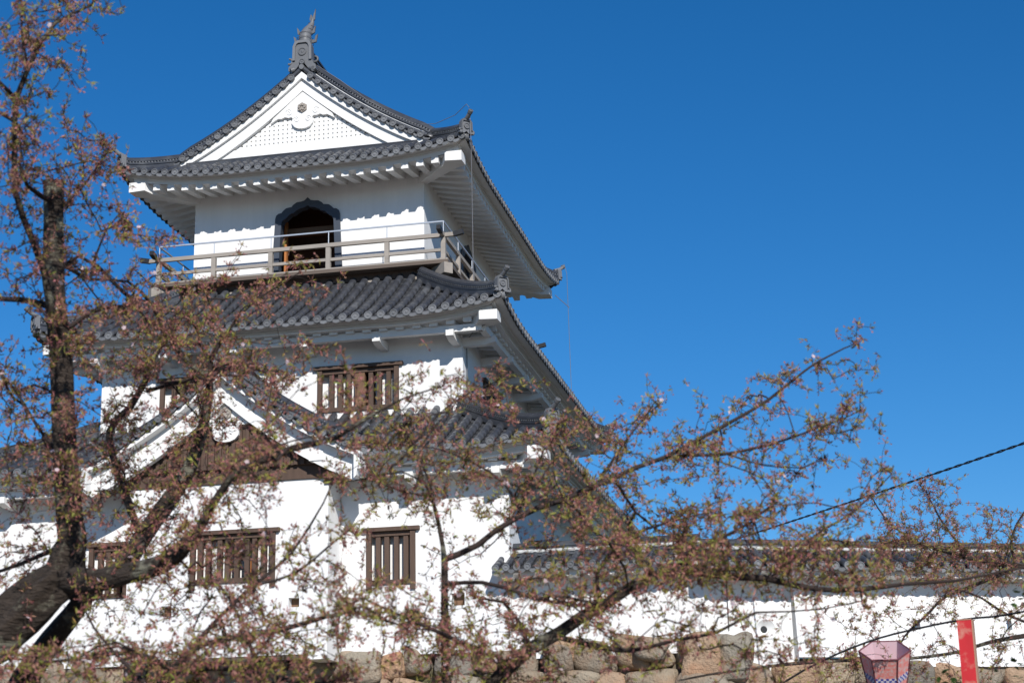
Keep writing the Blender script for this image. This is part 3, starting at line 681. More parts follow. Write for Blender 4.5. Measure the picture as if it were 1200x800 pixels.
# ------------------------------------------------------------------ boundary wall, tiled coping
def coping(parent, P0, d, n, L, zr, zd, ov, back, sp=.27, skip0=False):
    """tiled coping along d from P0 (2-D), n outward; zr ridge foot, zd eave disc height"""
    mb = MB(); wh = MB(); T = ov+back
    for s in (1, -1):
        def P(u, t, h, s=s):
            q = P0+d*u+n*(-back+s*(T-t)); k = t/T; return Vector((q.x, q.y, zd+(zr-zd)*(.85*k+.15*k*k)+h))
        m_ = int(L/sp); us = [.1+(L-.2)*i/m_ for i in range(m_+1)]
        tile_side(mb, P, us, sp, lambda u: T-.01, course=.22)
        for i in range(int(L/.46)):           # scalloped plaster under the eave
            u = .3+i*.46
            c = P0+d*u+n*(-back+s*(T-.28)); c = Vector((c.x, c.y, zd-.13))
            pr = [(-.17, .06), (.17, .06), (.14, -.05), (.07, -.085), (0, -.06), (-.07, -.085), (-.14, -.05)]
            wh.prism(pr, lambda a, b, dd, c=c: c+Vector((d.x, d.y, 0))*a+Vector((0, 0, 1))*b+Vector((n.x, n.y, 0))*(dd*s), -.30, .12)
        q0, q1 = P0+n*(-back+s*(T-.12)), P0+d*L+n*(-back+s*(T-.12)); q2, q3 = P0+d*L+n*(-back+s*(back*.8)), P0+n*(-back+s*(back*.8))
        wh.add([Vector((q.x, q.y, z)) for z in (zd-.04, zd-.11) for q in (q0, q1, q2, q3)], [(0, 1, 2, 3), (7, 6, 5, 4), (0, 4, 5, 1), (1, 5, 6, 2), (2, 6, 7, 3), (3, 7, 4, 0)])
    rf = mb.build('coping', [M['tile'], M['tile_pan'], M['tile_end']], parent); wh.build('eave', M['plaster_trim'], rf)
    mb = MB(); q = [P0+d*(L*i/8)-n*back for i in range(9)]; ridge_run(mb, [Vector((p.x, p.y, zr-.02)) for p in q], .8, False); mb.build('ridge', [M['tile'], M['tile_end']], rf)
    mb = MB(); mb.tube([Vector(((p+n*.12).x, (p+n*.12).y, zr+.015)) for p in q], .045, 6); mb.build('mortar_line', M['mortar'], rf)
V2 = lambda x, y: Vector((x, y))
WA = thing('plaster_wall', 'white plastered boundary wall butting against the keep, low tiled coping behind the branches', 'wall', (7.7, -8, -2.8))
mb = MB(); mb.box((5.86, -8.15, -2.8), (9.95, -7.55, -.9)); mb.build('wall', M['plaster'], WA)
coping(WA, V2(5.56, -8.15), V2(1, 0), V2(0, -1), 4.35, -.52, -.95, .70, .30, .24)
dW = V2(.91, .415).normalized(); nW = V2(.415, -.91).normalized(); P0 = V2(9.9, -8.15)
WB = thing('plaster_wall', 'long white plastered wall with round and square loopholes, running right behind the red post', 'wall', (14, -6, -3.1))
def XW(s, n, z): q = P0+dW*s+nW*n; return Vector((q.x, q.y, z))
circ = [(1.43+.22*math.cos(t), -2.33+.22*math.sin(t)) for t in [2*math.pi*i/20 for i in range(20)]]
mb = MB(); mb.plate(rect(-.1, 2.02, -3.2, -.95), [circ], lambda u, z, d: XW(u, -d-.12, z), 0, .4)
vs = [XW(1.43+r*math.cos(2*math.pi*i/20), -.12-dp, -2.33+oz+r*math.sin(2*math.pi*i/20)) for r, dp, oz in ((.22, 0.002, 0), (.075, .13, .02)) for i in range(20)]
mb.add(vs, [(i, (i+1) % 20, 20+(i+1) % 20, 20+i) for i in range(20)], 0, True)
mb.build('wall', M['plaster'], WB)
mb = MB(); mb.tube([XW(1.43, -.26, -2.31), XW(1.43, -.27, -2.31)], .09, 16); mb.build('loophole', M['black'], WB)
mb = MB(); mb.tube([XW(.6, -.10, -1.1), XW(.6, -.10, -2.35)], .014, 6); mb.build('seam_wire', M['wire'], WB)
def battered(s0, s1, zb, holes):
    def X(u, z, d): k = max(0, min(1, (-.95-z)/2)); return XW(u, .02+.14*k-d, z)
    mb = MB(); mb.plate(rect(s0, s1, zb, -.95), holes, X, 0, .2); mb.build('wall', M['plaster'], WB)
mb = MB(); mb.box((1.985, 0, -3.2), (2.021, 0, -.95)) if False else mb.add([XW(2.02, n_, z) for z, n_ in ((-.95, -.14), (-3.2, -.14), (-3.2, .165), (-.95, .02))], [(0, 1, 2, 3)]); mb.build('wall_return', M['plaster'], WB)
sq = lambda c: rect(c-.06, c+.06, -2.34, -2.12)
battered(2.02, 3.95, -2.92, []); battered(3.952, 40, -3.12, [sq(4.77), sq(6.91), sq(9.0)])
for c in (4.77, 6.91):     # splayed plaster hood over each square loophole
    mb = MB(); mb.prism([(c-.06, -2.13), (c+.06, -2.13), (c+.15, -1.99), (c-.15, -1.99)], lambda u, z, d: XW(u, .10+d, z), -.02, .012); mb.build('loophole_hood', M['plaster_trim'], WB)
coping(WB, P0-dW*.25, dW, nW, 40, -.62, -1.09, .78, .30, .285)

# ------------------------------------------------------------------ dry stone base
def boulder_mesh(sz, seed):
    r = random.Random(seed); n = 5; vs = {}; fs = []; V = []
    def idx(p):
        k = tuple(round(q, 4) for q in p)
        if k not in vs: vs[k] = len(V); V.append(p)
        return vs[k]
    for ax in range(3):
        for sg in (-1, 1):
            for i in range(n):
                for j in range(n):
                    q = []
                    for a, b in ((i, j), (i+1, j), (i+1, j+1), (i, j+1)):
                        p = [0, 0, 0]; p[ax] = sg; p[(ax+1) % 3] = -1+2*a/n; p[(ax+2) % 3] = -1+2*b/n; q.append(idx(tuple(p)))
                    fs.append(q if sg > 0 else q[::-1])
    ph = [(r.uniform(.8, 2.6), r.uniform(.8, 2.6), r.uniform(.8, 2.6), r.uniform(0, 6)) for _ in range(6)]; out = []
    sk = [r.uniform(-.32, .32) for _ in range(4)]
    for p in V:
        v = Vector(p); e = 5.0; l = (abs(v.x)**e+abs(v.y)**e+abs(v.z)**e)**(1/e); v = v/l
        d = 1+sum(.05*math.sin(a*v.x+b*v.y+c*v.z+q) for a, b, c, q in ph)
        v = v*d; v.x += sk[0]*v.z*.6; v.z += sk[1]*v.x*.5; v.x *= 1+sk[2]*v.z*.8
        out.append((v.x*sz[0], v.y*sz[1], v.z*sz[2]))
    return out, fs
def stone_wall(th, P0, d, n, L, ztop, zbot, batter, seed, rowh=(.45, .72), wid=(.5, 1.25), top=None):
    r = random.Random(seed); z = ztop; row = 0
    core = MB(); q = [P0-n*.42, P0+d*L-n*.42]
    core.add([(q[0].x, q[0].y, ztop-.25), (q[1].x, q[1].y, ztop-.25), (q[1].x+n.x*batter*(ztop-zbot), q[1].y+n.y*batter*(ztop-zbot), zbot-.2), (q[0].x+n.x*batter*(ztop-zbot), q[0].y+n.y*batter*(ztop-zbot), zbot-.2)], [(0, 1, 2, 3)])
    core.build('core', M['earth'], th)
    small = MB()
    while z > zbot:
        h = r.uniform(*rowh); s = -r.uniform(0, .3)
        while s < L:
            wd = r.uniform(*wid)*(1.25 if row > 1 else 1); hh = h*r.uniform(.92, 1.15)
            zc = z-h/2+(r.uniform(-.05, .12) if row == 0 else r.uniform(-.04, .04))
            vs, fs = boulder_mesh((wd/2*.99, .36, hh/2*1.02), r.random())
            off = batter*(ztop-zc); c = P0+d*(s+wd/2)+n*(off-.30+r.uniform(-.05, .05)); rot = r.uniform(-.13, .13)
            W = [Vector((c.x, c.y, zc))+Vector((d.x, d.y, 0))*(x*math.cos(rot)-z_*math.sin(rot))-Vector((n.x, n.y, 0))*y+Vector((0, 0, 1))*(z_*math.cos(rot)+x*math.sin(rot)) for x, y, z_ in vs]
            if row < 3 and 0 <= s+wd*.5 <= L*.999 and not (L > 20 and s > 16):
                b = MB(); b.add(W, fs, 0, True); b.build('stone', M['stone'], th)
            else: small.add(W, fs, 0, True)
            s += wd*.97
        z -= h*.96; row += 1
    o = small.build('lower_courses', M['stone'], th)
SA = thing('stone_wall', 'rough stone base of grey and rusty boulders below the white keep', 'stone wall', (2, -8.5, -5))
stone_wall(SA, V2(-9.5, -8.12), V2(1, 0), V2(0, -1), 19.6, -2.52, -7.5, .28, 5)
SB = thing('stone_wall', 'low grey boulders under the long white wall behind lantern and red post', 'stone wall', (15, -6, -5))
stone_wall(SB, P0+dW*.1, dW, nW, 39, -3.0, -7.5, .25, 9)
for px, w_, h_, z in ((762, .70, .50, -2.70), (822, .82, .95, -2.93), (861, .68, 1.0, -2.95), (655, .6, .6, -2.85), (420, .9, .7, -2.86)):   # the big boulders that stand up against the plaster
    vs, fs = boulder_mesh((w_/2, .3, h_/2), px*.37)
    x = {762: 8.82, 822: 9.83, 861: 10.5, 655: 6.85, 420: 2.6}[px]
    y = -8.22 if px < 855 else -8.0
    b = MB(); b.add([Vector((x+a, y+b_, z+c)) for a, b_, c in vs], fs, 0, True); b.build('stone', M['stone'], SA)
# castle terrace: ground level behind the stone walls
mb = MB(); out = [(-60, -7.9), (9.9, -7.9)]+[((P0+dW*s-nW*.3).x, (P0+dW*s-nW*.3).y) for s in (.2, 40)]+[(60, 60), (-60, 60)]
tri = tessellate_polygon([[Vector((x, y, 0)) for x, y in out]]); mb.add([(x, y, -2.9) for x, y in out], [tuple(t) for t in tri]); mb.add([(x, y, z) for z in (-2.9, -8) for x, y in out], [(i, (i+1) % len(out), len(out)+(i+1) % len(out), len(out)+i) for i in range(len(out))])
struct(mb.build('terrace', M['earth']))

# ------------------------------------------------------------------ cherry trees
def catmull(P, step):
    """P: rows of (x, y, z, r) -> points about every step metres"""
    P = np.array(P, float); Q = np.vstack([2*P[0]-P[1], P, 2*P[-1]-P[-2]]); out = []
    for i in range(1, len(Q)-2):
        n = max(1, int(np.linalg.norm(Q[i+1][:3]-Q[i][:3])/step))
        for k in range(n):
            t = k/n; out.append(.5*((2*Q[i])+(-Q[i-1]+Q[i+1])*t+(2*Q[i-1]-5*Q[i]+4*Q[i+1]-Q[i+2])*t*t+(-Q[i-1]+3*Q[i]-3*Q[i+1]+Q[i+2])*t**3))
    out.append(P[-1]); return np.array(out)
def limb_pts(rows):       # rows (px, py, depth, radius in photo pixels)
    return [(*at(x, y, d), r*d/FPX) for x, y, d, r in rows]
def bark_tube(mb, P, n=14, gnarl=.08, seed=0):
    r = random.Random(seed); ph = [(r.uniform(1, 6), r.randint(1, 5), r.uniform(0, 6), r.uniform(.4, 1)) for _ in range(7)]
    ref = None; vs = []
    for i in range(len(P)):
        p = Vector(P[i][:3]); d = Vector(P[min(i+1, len(P)-1)][:3])-Vector(P[max(i-1, 0)][:3]); d.normalize()
        if ref is None: ref = d.orthogonal().normalized()
        ref = (ref-d*ref.dot(d)).normalized(); b = d.cross(ref)
        for k in range(n):
            t = 2*math.pi*k/n; g = 1+gnarl*sum(w_*math.sin(a*i*.12*(1.5 if m_ > 2 else 1)+m_*t+c) for a, m_, c, w_ in ph)*.6
            vs.append(p+(ref*math.cos(t)+b*math.sin(t))*P[i][3]*g)
    m_ = len(P); mb.add(vs, [(i*n+k, i*n+(k+1) % n, (i+1)*n+(k+1) % n, (i+1)*n+k) for i in range(m_-1) for k in range(n)], 0, True)
    mb.add(vs[-n:], [tuple(range(n))], 0); mb.add(vs[:n], [tuple(range(n))[::-1]], 0)

DENS = """
455200000000000000000000000000
542000000000000000000000000000
551000000000000000000000000000
552000000000000000000000000000
665200000000000000000000000000
643400000000000000000000000000
455510000000000000000000000000
456453200000000000000000000000
335356564300000000000000000000
245677720000000000000000460000
357888876321100000000003750000
645456664333444200023444430000
656666654444334455544555546510
667777766336665556667544213310
747777554446665566677654442440
536675323331122366777776666555
425764433322211467888888777766
211433233444454566665443334445
224455555556777744322222233334
667788887545677754333455673434
"""
DENS = [[int(c) for c in l] for l in DENS.split()]
KA = 112
def tree(label, limbs, cells, seed, group, kdens=1.0, green=.3, trunk_n=1):
    """limbs: list of pixel polylines, the first trunk_n form the trunk. cells: function(px, py) -> bool, which part of the foliage map is this tree's"""
    r = np.random.default_rng(seed); R = random.Random(seed)
    base = limbs[0][0]; root_xyz = tuple(base[:3]) if len(base) == 5 else None
    paths = []
    for L in limbs:
        rows = []
        for q in L:
            rows.append(q[:4] if len(q) == 5 else (*at(q[0], q[1], q[2]), q[3]*q[2]/FPX))
        paths.append(catmull(rows, .09))
    p0 = paths[0][0]; T = thing('cherry_tree', label, 'tree', tuple(p0[:3]), group); limb_mb = []
    for i, P in enumerate(paths):
        mb = MB(); rad = P[:, 3].max(); bark_tube(mb, P, 20 if rad > .05 else 8, .15 if rad > .05 else .05, seed+i); limb_mb.append((mb, rad))
    # foliage targets from the map, at depths round the nearest limb
    nodes = [tuple(p[:3]) for P in paths for p in P if P is not None]
    allp = np.array(nodes); cdv = np.array(CAM); rel = allp-cdv
    dep = rel@np.array(FWD); lx = 600+FPX*(rel@np.array(RIGHT))/dep; ly = 400-FPX*(rel@np.array(UP))/dep
    tgt = []
    for j, row in enumerate(DENS):
        for i, c in enumerate(row):
            if not c: continue
            n = -math.log(1-min(.9, c/10*.93))*1600/KA*kdens; n = int(n)+(R.random() < n % 1)
            for _ in range(n):
                px, py = i*40+R.uniform(-4, 44), j*40+R.uniform(-4, 44)
                if not cells(px, py) or (kdens > 3 and py > 690 and R.random() < .45): continue
                k = np.argmin((lx-px)**2+(ly-py)**2); dd = math.hypot(lx[k]-px, ly[k]-py)
                if px > 700 and py < 600 and R.random() > math.exp(-dd/36)*1.25: continue
                d = dep[k]+R.gauss(0, .38)+R.uniform(-.5, .5)*min(1.5, dd/150)
                tgt.append((dd, np.array(at(px, py, d))))
    for P in paths[trunk_n:]:              # every limb ends in a tuft
        e = P[-1][:3]
        for _ in range(4): tgt.append((1.0, e+r.normal(0, .05, 3)))
    # a few beyond the frame's edge so the tree does not end at it
    tgt.sort(key=lambda q: q[0])
    N = np.zeros((len(nodes)+len(tgt)*14+10, 3)); N[:len(nodes)] = allp; nn = len(nodes); parent = [-1]*nn; owner = [i for i, P in enumerate(paths) for _ in P]
    twigs = []; tips = []
    for dd, q in tgt:
        d2 = np.linalg.norm(N[:nn]-q, axis=1); k = int(np.argmin(d2*(1+.1*r.random(nn)))); p = N[k].copy(); L = d2[k]
        if L < .012 or L > 1.6: continue
        m_ = max(2, min(12, int(L/.07))); mid = p+(q-p)*.5+np.array([0, 0, .12*L])+r.normal(0, .09*L, 3); prev = k; chain = [k]
        for t in range(1, m_+1):
            t_ = t/m_; x = (1-t_)**2*p+2*t_*(1-t_)*mid+t_*t_*q+(r.normal(0, .008, 3) if t < m_ else 0)
            N[nn] = x; parent.append(prev); owner.append(owner[k]); prev = nn; chain.append(nn); nn += 1
        twigs.append(chain); tips.append(chain)
    load = np.zeros(nn)
    for c in twigs: load[c[-1]] += 1
    for i in range(nn-1, -1, -1):
        if parent[i] >= 0: load[parent[i]] += load[i]
    for c in twigs:
        rr = [min(.011,   .0013*math.sqrt(max(1, load[c[min(i+1, len(c)-1)]]))+.0005) for i in range(len(c))]
        limb_mb[owner[c[0]]][0].tube([N[i] for i in c], rr, 4, 1, False, True)
    for i, (mb, rad) in enumerate(limb_mb): mb.build('trunk' if i < trunk_n else 'limb', [M['bark'] if rad > .022 else M['twig'], M['twig']], T)
    # leaf and bud clusters along the twig ends
    lv = MB()
    def quad(mi, p, d, s, ln, wd, fold=.25):
        u = d.cross(s).normalized(); b = p+d*ln*.45+s*wd/2+u*wd*fold; c_ = p+d*ln; e = p+d*ln*.45-s*wd/2+u*wd*fold
        lv.add([p, b, c_, e], [(0, 1, 2), (0, 2, 3)], mi)
    def rnd(): return Vector((R.gauss(0, 1), R.gauss(0, 1), R.gauss(0, 1))).normalized()
    for c in tips:
        pts = [Vector(N[i]) for i in c]; ncl = R.choice((3, 4, 4, 5)); gr = R.random() < green
        dirn = (pts[-1]-pts[max(0, len(pts)-3)]).normalized()
        for k in range(ncl):
            o = pts[-1] if k == 0 else pts[-1]-dirn*(.06*k)+rnd()*.015
            if len(pts) > 3 and k > 1: o = pts[max(0, len(pts)-1-k)]+rnd()*.015
            for _ in range(R.randint(2, 5) if not gr else R.randint(1, 2)):      # stalks with red calyces
                d = (rnd()+Vector((0, 0, -.3))+dirn*.4).normalized(); s = d.cross(rnd()).normalized(); ln = R.uniform(.018, .04)
                quad(1, o, d, s, ln, .0042); q = o+d*ln*.8; quad(1, q, d, s, .015, .0085, .5); quad(1, q, d, d.cross(s), .015, .0085, .5)
            for _ in range(R.randint(5, 8)):                                      # folded young leaves, bronze red or green
                d = (rnd()*.85+Vector((0, 0, .25))+dirn*.7).normalized(); s = d.cross(rnd()).normalized(); quad(0 if R.random() < (.78 if gr else .4) else 1, o, d, s, R.uniform(.017, .046), R.uniform(.005, .010), .35)
            if R.random() < .035:
                f = o+rnd()*.02; ax = rnd()
                for m_ in range(5):
                    t = m_*2*math.pi/5; a1_ = ax.orthogonal().normalized(); d = a1_*math.cos(t)+ax.cross(a1_)*math.sin(t); quad(2, f, d, ax.cross(d).normalized(), .014, .012, .15)
    lv.build('crown', [M['leaf'], M['calyx'], M['petal']], T, False)
    return T
def gnd(px, py, d, r, dx=0):        # a point straight below that pixel's point, on the ground
    p = at(px, py, d); return (p.x+dx, p.y, -7.7, r, 1)
G = 'cherry trees in front of the keep'
left_limbs = [
    [gnd(-150, 860, 8.7, .30), (-70, 825, 8.7, 36), (-8, 748, 8.7, 29), (42, 702, 8.7, 26), (76, 670, 8.7, 22), (84, 632, 8.7, 15), (80, 600, 8.7, 13.2), (77, 550, 8.7, 13), (74, 490, 8.75, 12.8), (71, 420, 8.8, 12.3), (65, 360, 8.8, 11.8), (64, 300, 8.85, 11.2), (64, 250, 8.9, 11), (63.5, 211, 8.9, 11.6)],
    [(70, 675, 8.7, 18), (110, 680, 8.55, 14), (150, 671, 8.4, 12), (185, 661, 8.3, 11), (212, 644, 8.2, 10), (235, 618, 8.1, 6.5), (250, 590, 8.0, 5.2), (268, 562, 8.0, 4.6), (300, 542, 7.9, 4.2), (345, 525, 7.9, 3.6), (393, 513, 7.8, 3), (430, 490, 7.8, 2), (470, 468, 7.8, 1.2), (520, 452, 7.8, .8)],
    [(85, 690, 8.9, 13), (140, 668, 9.2, 11), (165, 630, 9.4, 9.5), (200, 582, 9.6, 9), (222, 548, 9.7, 8), (235, 512, 9.7, 6.5), (243, 470, 9.7, 5.5), (246, 440, 9.7, 4.5), (222, 426, 9.7, 3.4), (205, 405, 9.7, 3.2), (193, 388, 9.7, 2.8), (180, 360, 9.6, 2), (150, 330, 9.5, 1.5), (105, 327, 9.3, 1.8), (76, 310, 9.0, 3)],
    [(246, 445, 9.7, 3.5), (247, 420, 9.7, 3), (262, 395, 9.7, 2.2), (280, 370, 9.7, 1.5), (310, 345, 9.7, 1), (350, 320, 9.7, .8)],
    [(165, 628, 9.4, 5), (140, 560, 9.8, 4), (128, 506, 10, 4.5), (152, 478, 10, 4.5), (170, 448, 10, 3.8), (176, 425, 10, 2.6), (200, 395, 10, 1.6), (215, 370, 10, 1)],
    [(172, 458, 10, 2.6), (200, 450, 9.9, 2.4), (228, 444, 9.8, 2.2), (270, 425, 9.7, 1.5), (320, 440, 9.6, 1)],
    [(66, 395, 8.75, 6), (57, 345, 8.6, 5.2), (53, 322, 8.55, 4.6), (41, 288, 8.5, 4.2), (27, 255, 8.5, 3.8), (18, 225, 8.45, 3.6), (17, 172, 8.4, 3.4), (19, 115, 8.4, 3.2), (32, 82, 8.35, 3), (47, 50, 8.3, 2.6), (65, 27, 8.3, 2.2), (86, 16, 8.3, 1.8), (107, 6, 8.3, 1.4), (130, -20, 8.3, 1)],
    [(18, 115, 8.4, 2.6), (0, 97, 8.3, 2.3), (-40, 60, 8.2, 2)], [(17, 142, 8.4, 2.4), (0, 132, 8.5, 2.2), (-40, 110, 8.6, 2)],
    [(33, 80, 8.35, 1.6), (26, 45, 8.3, 1.3), (25, 10, 8.2, 1), (22, -30, 8.2, .8)], [(62, 28, 8.3, 1.2), (72, 18, 8.3, 1), (68, -6, 8.3, .8)],
    [(64, 237, 8.9, 3.5), (50, 231, 8.8, 3), (32, 218, 8.7, 2.4), (22, 190, 8.6, 1.5)],
    [(62, 360, 8.8, 4.4), (48, 356, 8.7, 4), (25, 351, 8.6, 3.4), (0, 350, 8.5, 3), (-40, 345, 8.4, 2.6)],
    [(74, 312, 8.9, 2.4), (92, 300, 8.9, 2), (115, 312, 8.9, 2), (140, 338, 9, 2.4), (158, 355, 9, 2), (175, 380, 9.1, 1.2)],
    [(70, 388, 8.8, 3.2), (84, 382, 8.8, 2.8), (100, 370, 8.8, 2.4), (120, 361, 8.8, 2), (150, 358, 8.8, 1.4)],
    [(68, 530, 8.75, 2.4), (50, 508, 8.8, 2), (38, 490, 8.8, 1.8), (20, 460, 8.9, 1.4), (-5, 430, 9, 1)],
    [(106, 690, 8.9, 11), (84, 722, 9.0, 12), (60, 752, 9.1, 13.5), (30, 792, 9.2, 15), (-10, 860, 9.2, 16)],
    [(75, 640, 8.8, 4), (48, 650, 9.0, 3), (20, 662, 9.1, 2.2), (-10, 672, 9.2, 2)],
    [(76, 240, 8.9, 2), (100, 215, 8.9, 1.6), (118, 190, 8.9, 1), (128, 176, 8.9, .7)],
    [(106, 325, 8.9, 1.6), (112, 300, 8.9, 1.4), (124, 270, 8.9, 1.1), (140, 250, 8.9, .9), (155, 262, 8.9, .7)],
]
tree('old cherry tree with thick mossy trunk and flat sawn-off stem, left of the keep', left_limbs, lambda x, y: (x < 330 or y < 500) and y < 735 and x < 420 and not (x > 330 and y > 600), 3, G, 1.0, .34)
low_limbs = [
    [gnd(190, 870, 7.6, .07), (185, 860, 7.6, 10), (200, 790, 7.6, 6), (223, 762, 7.6, 3.6), (265, 748, 7.5, 3.2), (330, 737, 7.4, 2.8), (382, 722, 7.3, 2.4), (412, 716, 7.3, 2), (455, 728, 7.2, 1.4), (480, 735, 7.2, 1)],
    [(214, 770, 7.6, 3), (258, 722, 7.7, 2.5), (297, 686, 7.7, 2.2), (340, 650, 7.8, 1.8), (362, 618, 7.8, 1.5), (379, 589, 7.8, 1), (392, 560, 7.8, .8)],
    [(300, 685, 7.7, 1.8), (345, 672, 7.7, 1.6), (385, 640, 7.7, 1.3), (410, 620, 7.7, .9)],
    [(205, 785, 7.6, 4), (160, 765, 7.5, 3), (110, 768, 7.4, 2.4), (60, 775, 7.3, 1.8), (10, 770, 7.2, 1.2)],
    [(205, 788, 7.6, 4), (255, 782, 7.4, 3.2), (310, 790, 7.3, 2.6), (360, 800, 7.3, 2), (420, 795, 7.3, 1.5)],
    [(170, 800, 7.6, 3), (130, 760, 7.8, 2), (110, 735, 7.9, 1.4), (100, 715, 7.9, 1)],
]
tree('low slender cherry tree full of reddish buds below the bay window of the keep', low_limbs, lambda x, y: x < 440 and (y >= 735 or (x >= 330 and y > 600)) or (x < 440 and y > 640 and x > 240), 5, G, .95, .5)
mid_limbs = [
    [gnd(480, 900, 8.2, .10), (480, 900, 8.2, 16), (530, 850, 8.2, 11), (575, 805, 8.2, 8.5), (594, 783, 8.2, 7.8), (620, 760, 8.2, 7.2), (655, 741, 8.2, 6.8), (682, 722, 8.2, 6.4), (711, 706, 8.2, 6.1), (738, 688, 8.2, 5.8), (760, 678, 8.2, 5.4), (781, 667, 8.2, 5.2)],
    [(775, 672, 8.2, 5.2), (800, 668, 8.25, 5), (820, 670, 8.3, 4.9), (856, 675, 8.35, 4.6), (897, 677, 8.4, 4.2), (930, 685, 8.4, 3.8), (960, 690, 8.4, 3.3), (1010, 690, 8.3, 3.2), (1060, 684, 8.3, 2.4), (1120, 680, 8.2, 1.8), (1180, 668, 8.2, 1.2), (1230, 660, 8.2, 1)],
    [(530, 850, 8.2, 7), (523, 790, 8.3, 5), (522, 752, 8.4, 5), (521, 710, 8.5, 4.8), (521, 680, 8.55, 4.6), (521, 660, 8.6, 4.4), (519, 640, 8.6, 3), (514, 614, 8.65, 2.6), (508, 590, 8.7, 2.2), (497, 563, 8.7, 1.7), (488, 535, 8.7, 1), (470, 505, 8.7, .7)],
    [(521, 655, 8.6, 4), (537, 649, 8.6, 3.8), (560, 638, 8.6, 3.5), (581, 621, 8.6, 3.4), (604, 607, 8.6, 3.4), (632, 594, 8.65, 3.3), (662, 585, 8.7, 3.2), (689, 572, 8.75, 3), (716, 562, 8.8, 2.9), (742, 549, 8.8, 2.8), (778, 536, 8.8, 2.6), (820, 514, 8.9, 2.3), (866, 489, 9, 2), (901, 468, 9.1, 1.8), (932, 443, 9.1, 1.5), (958, 424, 9.2, 1.2), (989, 408, 9.2, .9), (1004, 402, 9.2, .6)],
    [(776, 537, 8.8, 2), (806, 533, 8.8, 2), (842, 533, 8.7, 1.9), (893, 523, 8.7, 1.6), (932, 511, 8.6, 1.3), (962, 500, 8.6, 1), (985, 492, 8.6, .8), (1010, 480, 8.6, .6)],
    [(850, 531, 8.7, 1.2), (895, 545, 8.7, .9), (940, 548, 8.7, .7)],
    [(522, 684, 8.5, 2.6), (545, 682, 8.4, 2.4), (565, 682, 8.3, 2.3), (596, 689, 8.2, 2.2), (626, 701, 8.15, 2.1), (668, 708, 8.1, 2), (698, 710, 8.1, 1.8)],
    [(650, 745, 8.2, 3), (700, 757, 8.1, 3.2), (740, 762, 8, 2.8), (790, 750, 7.9, 2.2), (839, 741, 7.8, 2), (866, 727, 7.8, 1.6), (886, 717, 7.8, 1.3), (925, 716, 7.8, 1), (965, 713, 7.8, .8), (1010, 704, 7.8, .7)],
    [(600, 780, 8.2, 3.6), (560, 762, 8.0, 3.5), (525, 745, 7.8, 2.6), (485, 728, 7.7, 2), (450, 712, 7.6, 1.4), (425, 700, 7.6, 1)],
    [(620, 765, 8.2, 3), (610, 730, 8.4, 2.2), (590, 705, 8.5, 2), (560, 700, 8.6, 1.3)],
    [(704, 708, 8.2, 3), (700, 670, 8.5, 2.4), (720, 640, 8.6, 2.4), (755, 620, 8.7, 1.8), (790, 610, 8.7, 1.2), (830, 600, 8.7, .8)],
    [(790, 668, 8.2, 2.8), (810, 645, 8.1, 2.6), (845, 630, 8.0, 2), (880, 612, 8.0, 1.4), (905, 590, 8, .9)],
    [(660, 587, 8.7, 1.8), (680, 610, 8.6, 1.5), (700, 625, 8.5, 1.2), (735, 640, 8.4, .9)],
    [(720, 560, 8.8, 1.8), (745, 600, 8.9, 1.6), (770, 620, 8.9, 1.3), (800, 632, 8.9, .9)],
    [(700, 568, 8.8, 1.5), (730, 520, 8.9, 1.3), (755, 490, 9, 1), (768, 470, 9, .7)],
    [(612, 603, 8.6, 1.8), (590, 565, 8.7, 1.5), (550, 540, 8.7, 1.2), (510, 525, 8.7, .9), (460, 520, 8.7, .7)],
    [(604, 607, 8.6, 1.6), (625, 560, 8.8, 1.3), (640, 520, 8.9, 1), (660, 495, 9, .7)],
    [(505, 582, 8.7, 1.5), (470, 575, 8.8, 1.2), (430, 560, 8.8, .9), (400, 565, 8.8, .7)],
    [(484, 520, 8.7, .8), (520, 480, 8.8, .8), (560, 455, 8.8, .7), (605, 440, 8.8, .5)],
    [(900, 678, 8.4, 2.6), (930, 650, 8.5, 2), (965, 620, 8.5, 1.6), (1000, 600, 8.6, 1.1), (1045, 555, 8.6, .7)],
]
tree('cherry tree with long dark limb across the tiled wall and thin branch reaching into sky', mid_limbs, lambda x, y: x >= 400 and y > 425 and not (x > 960 and y > 690) and not (x < 440 and y > 600) and not (x > 1040), 8, G, 1.02, .58)
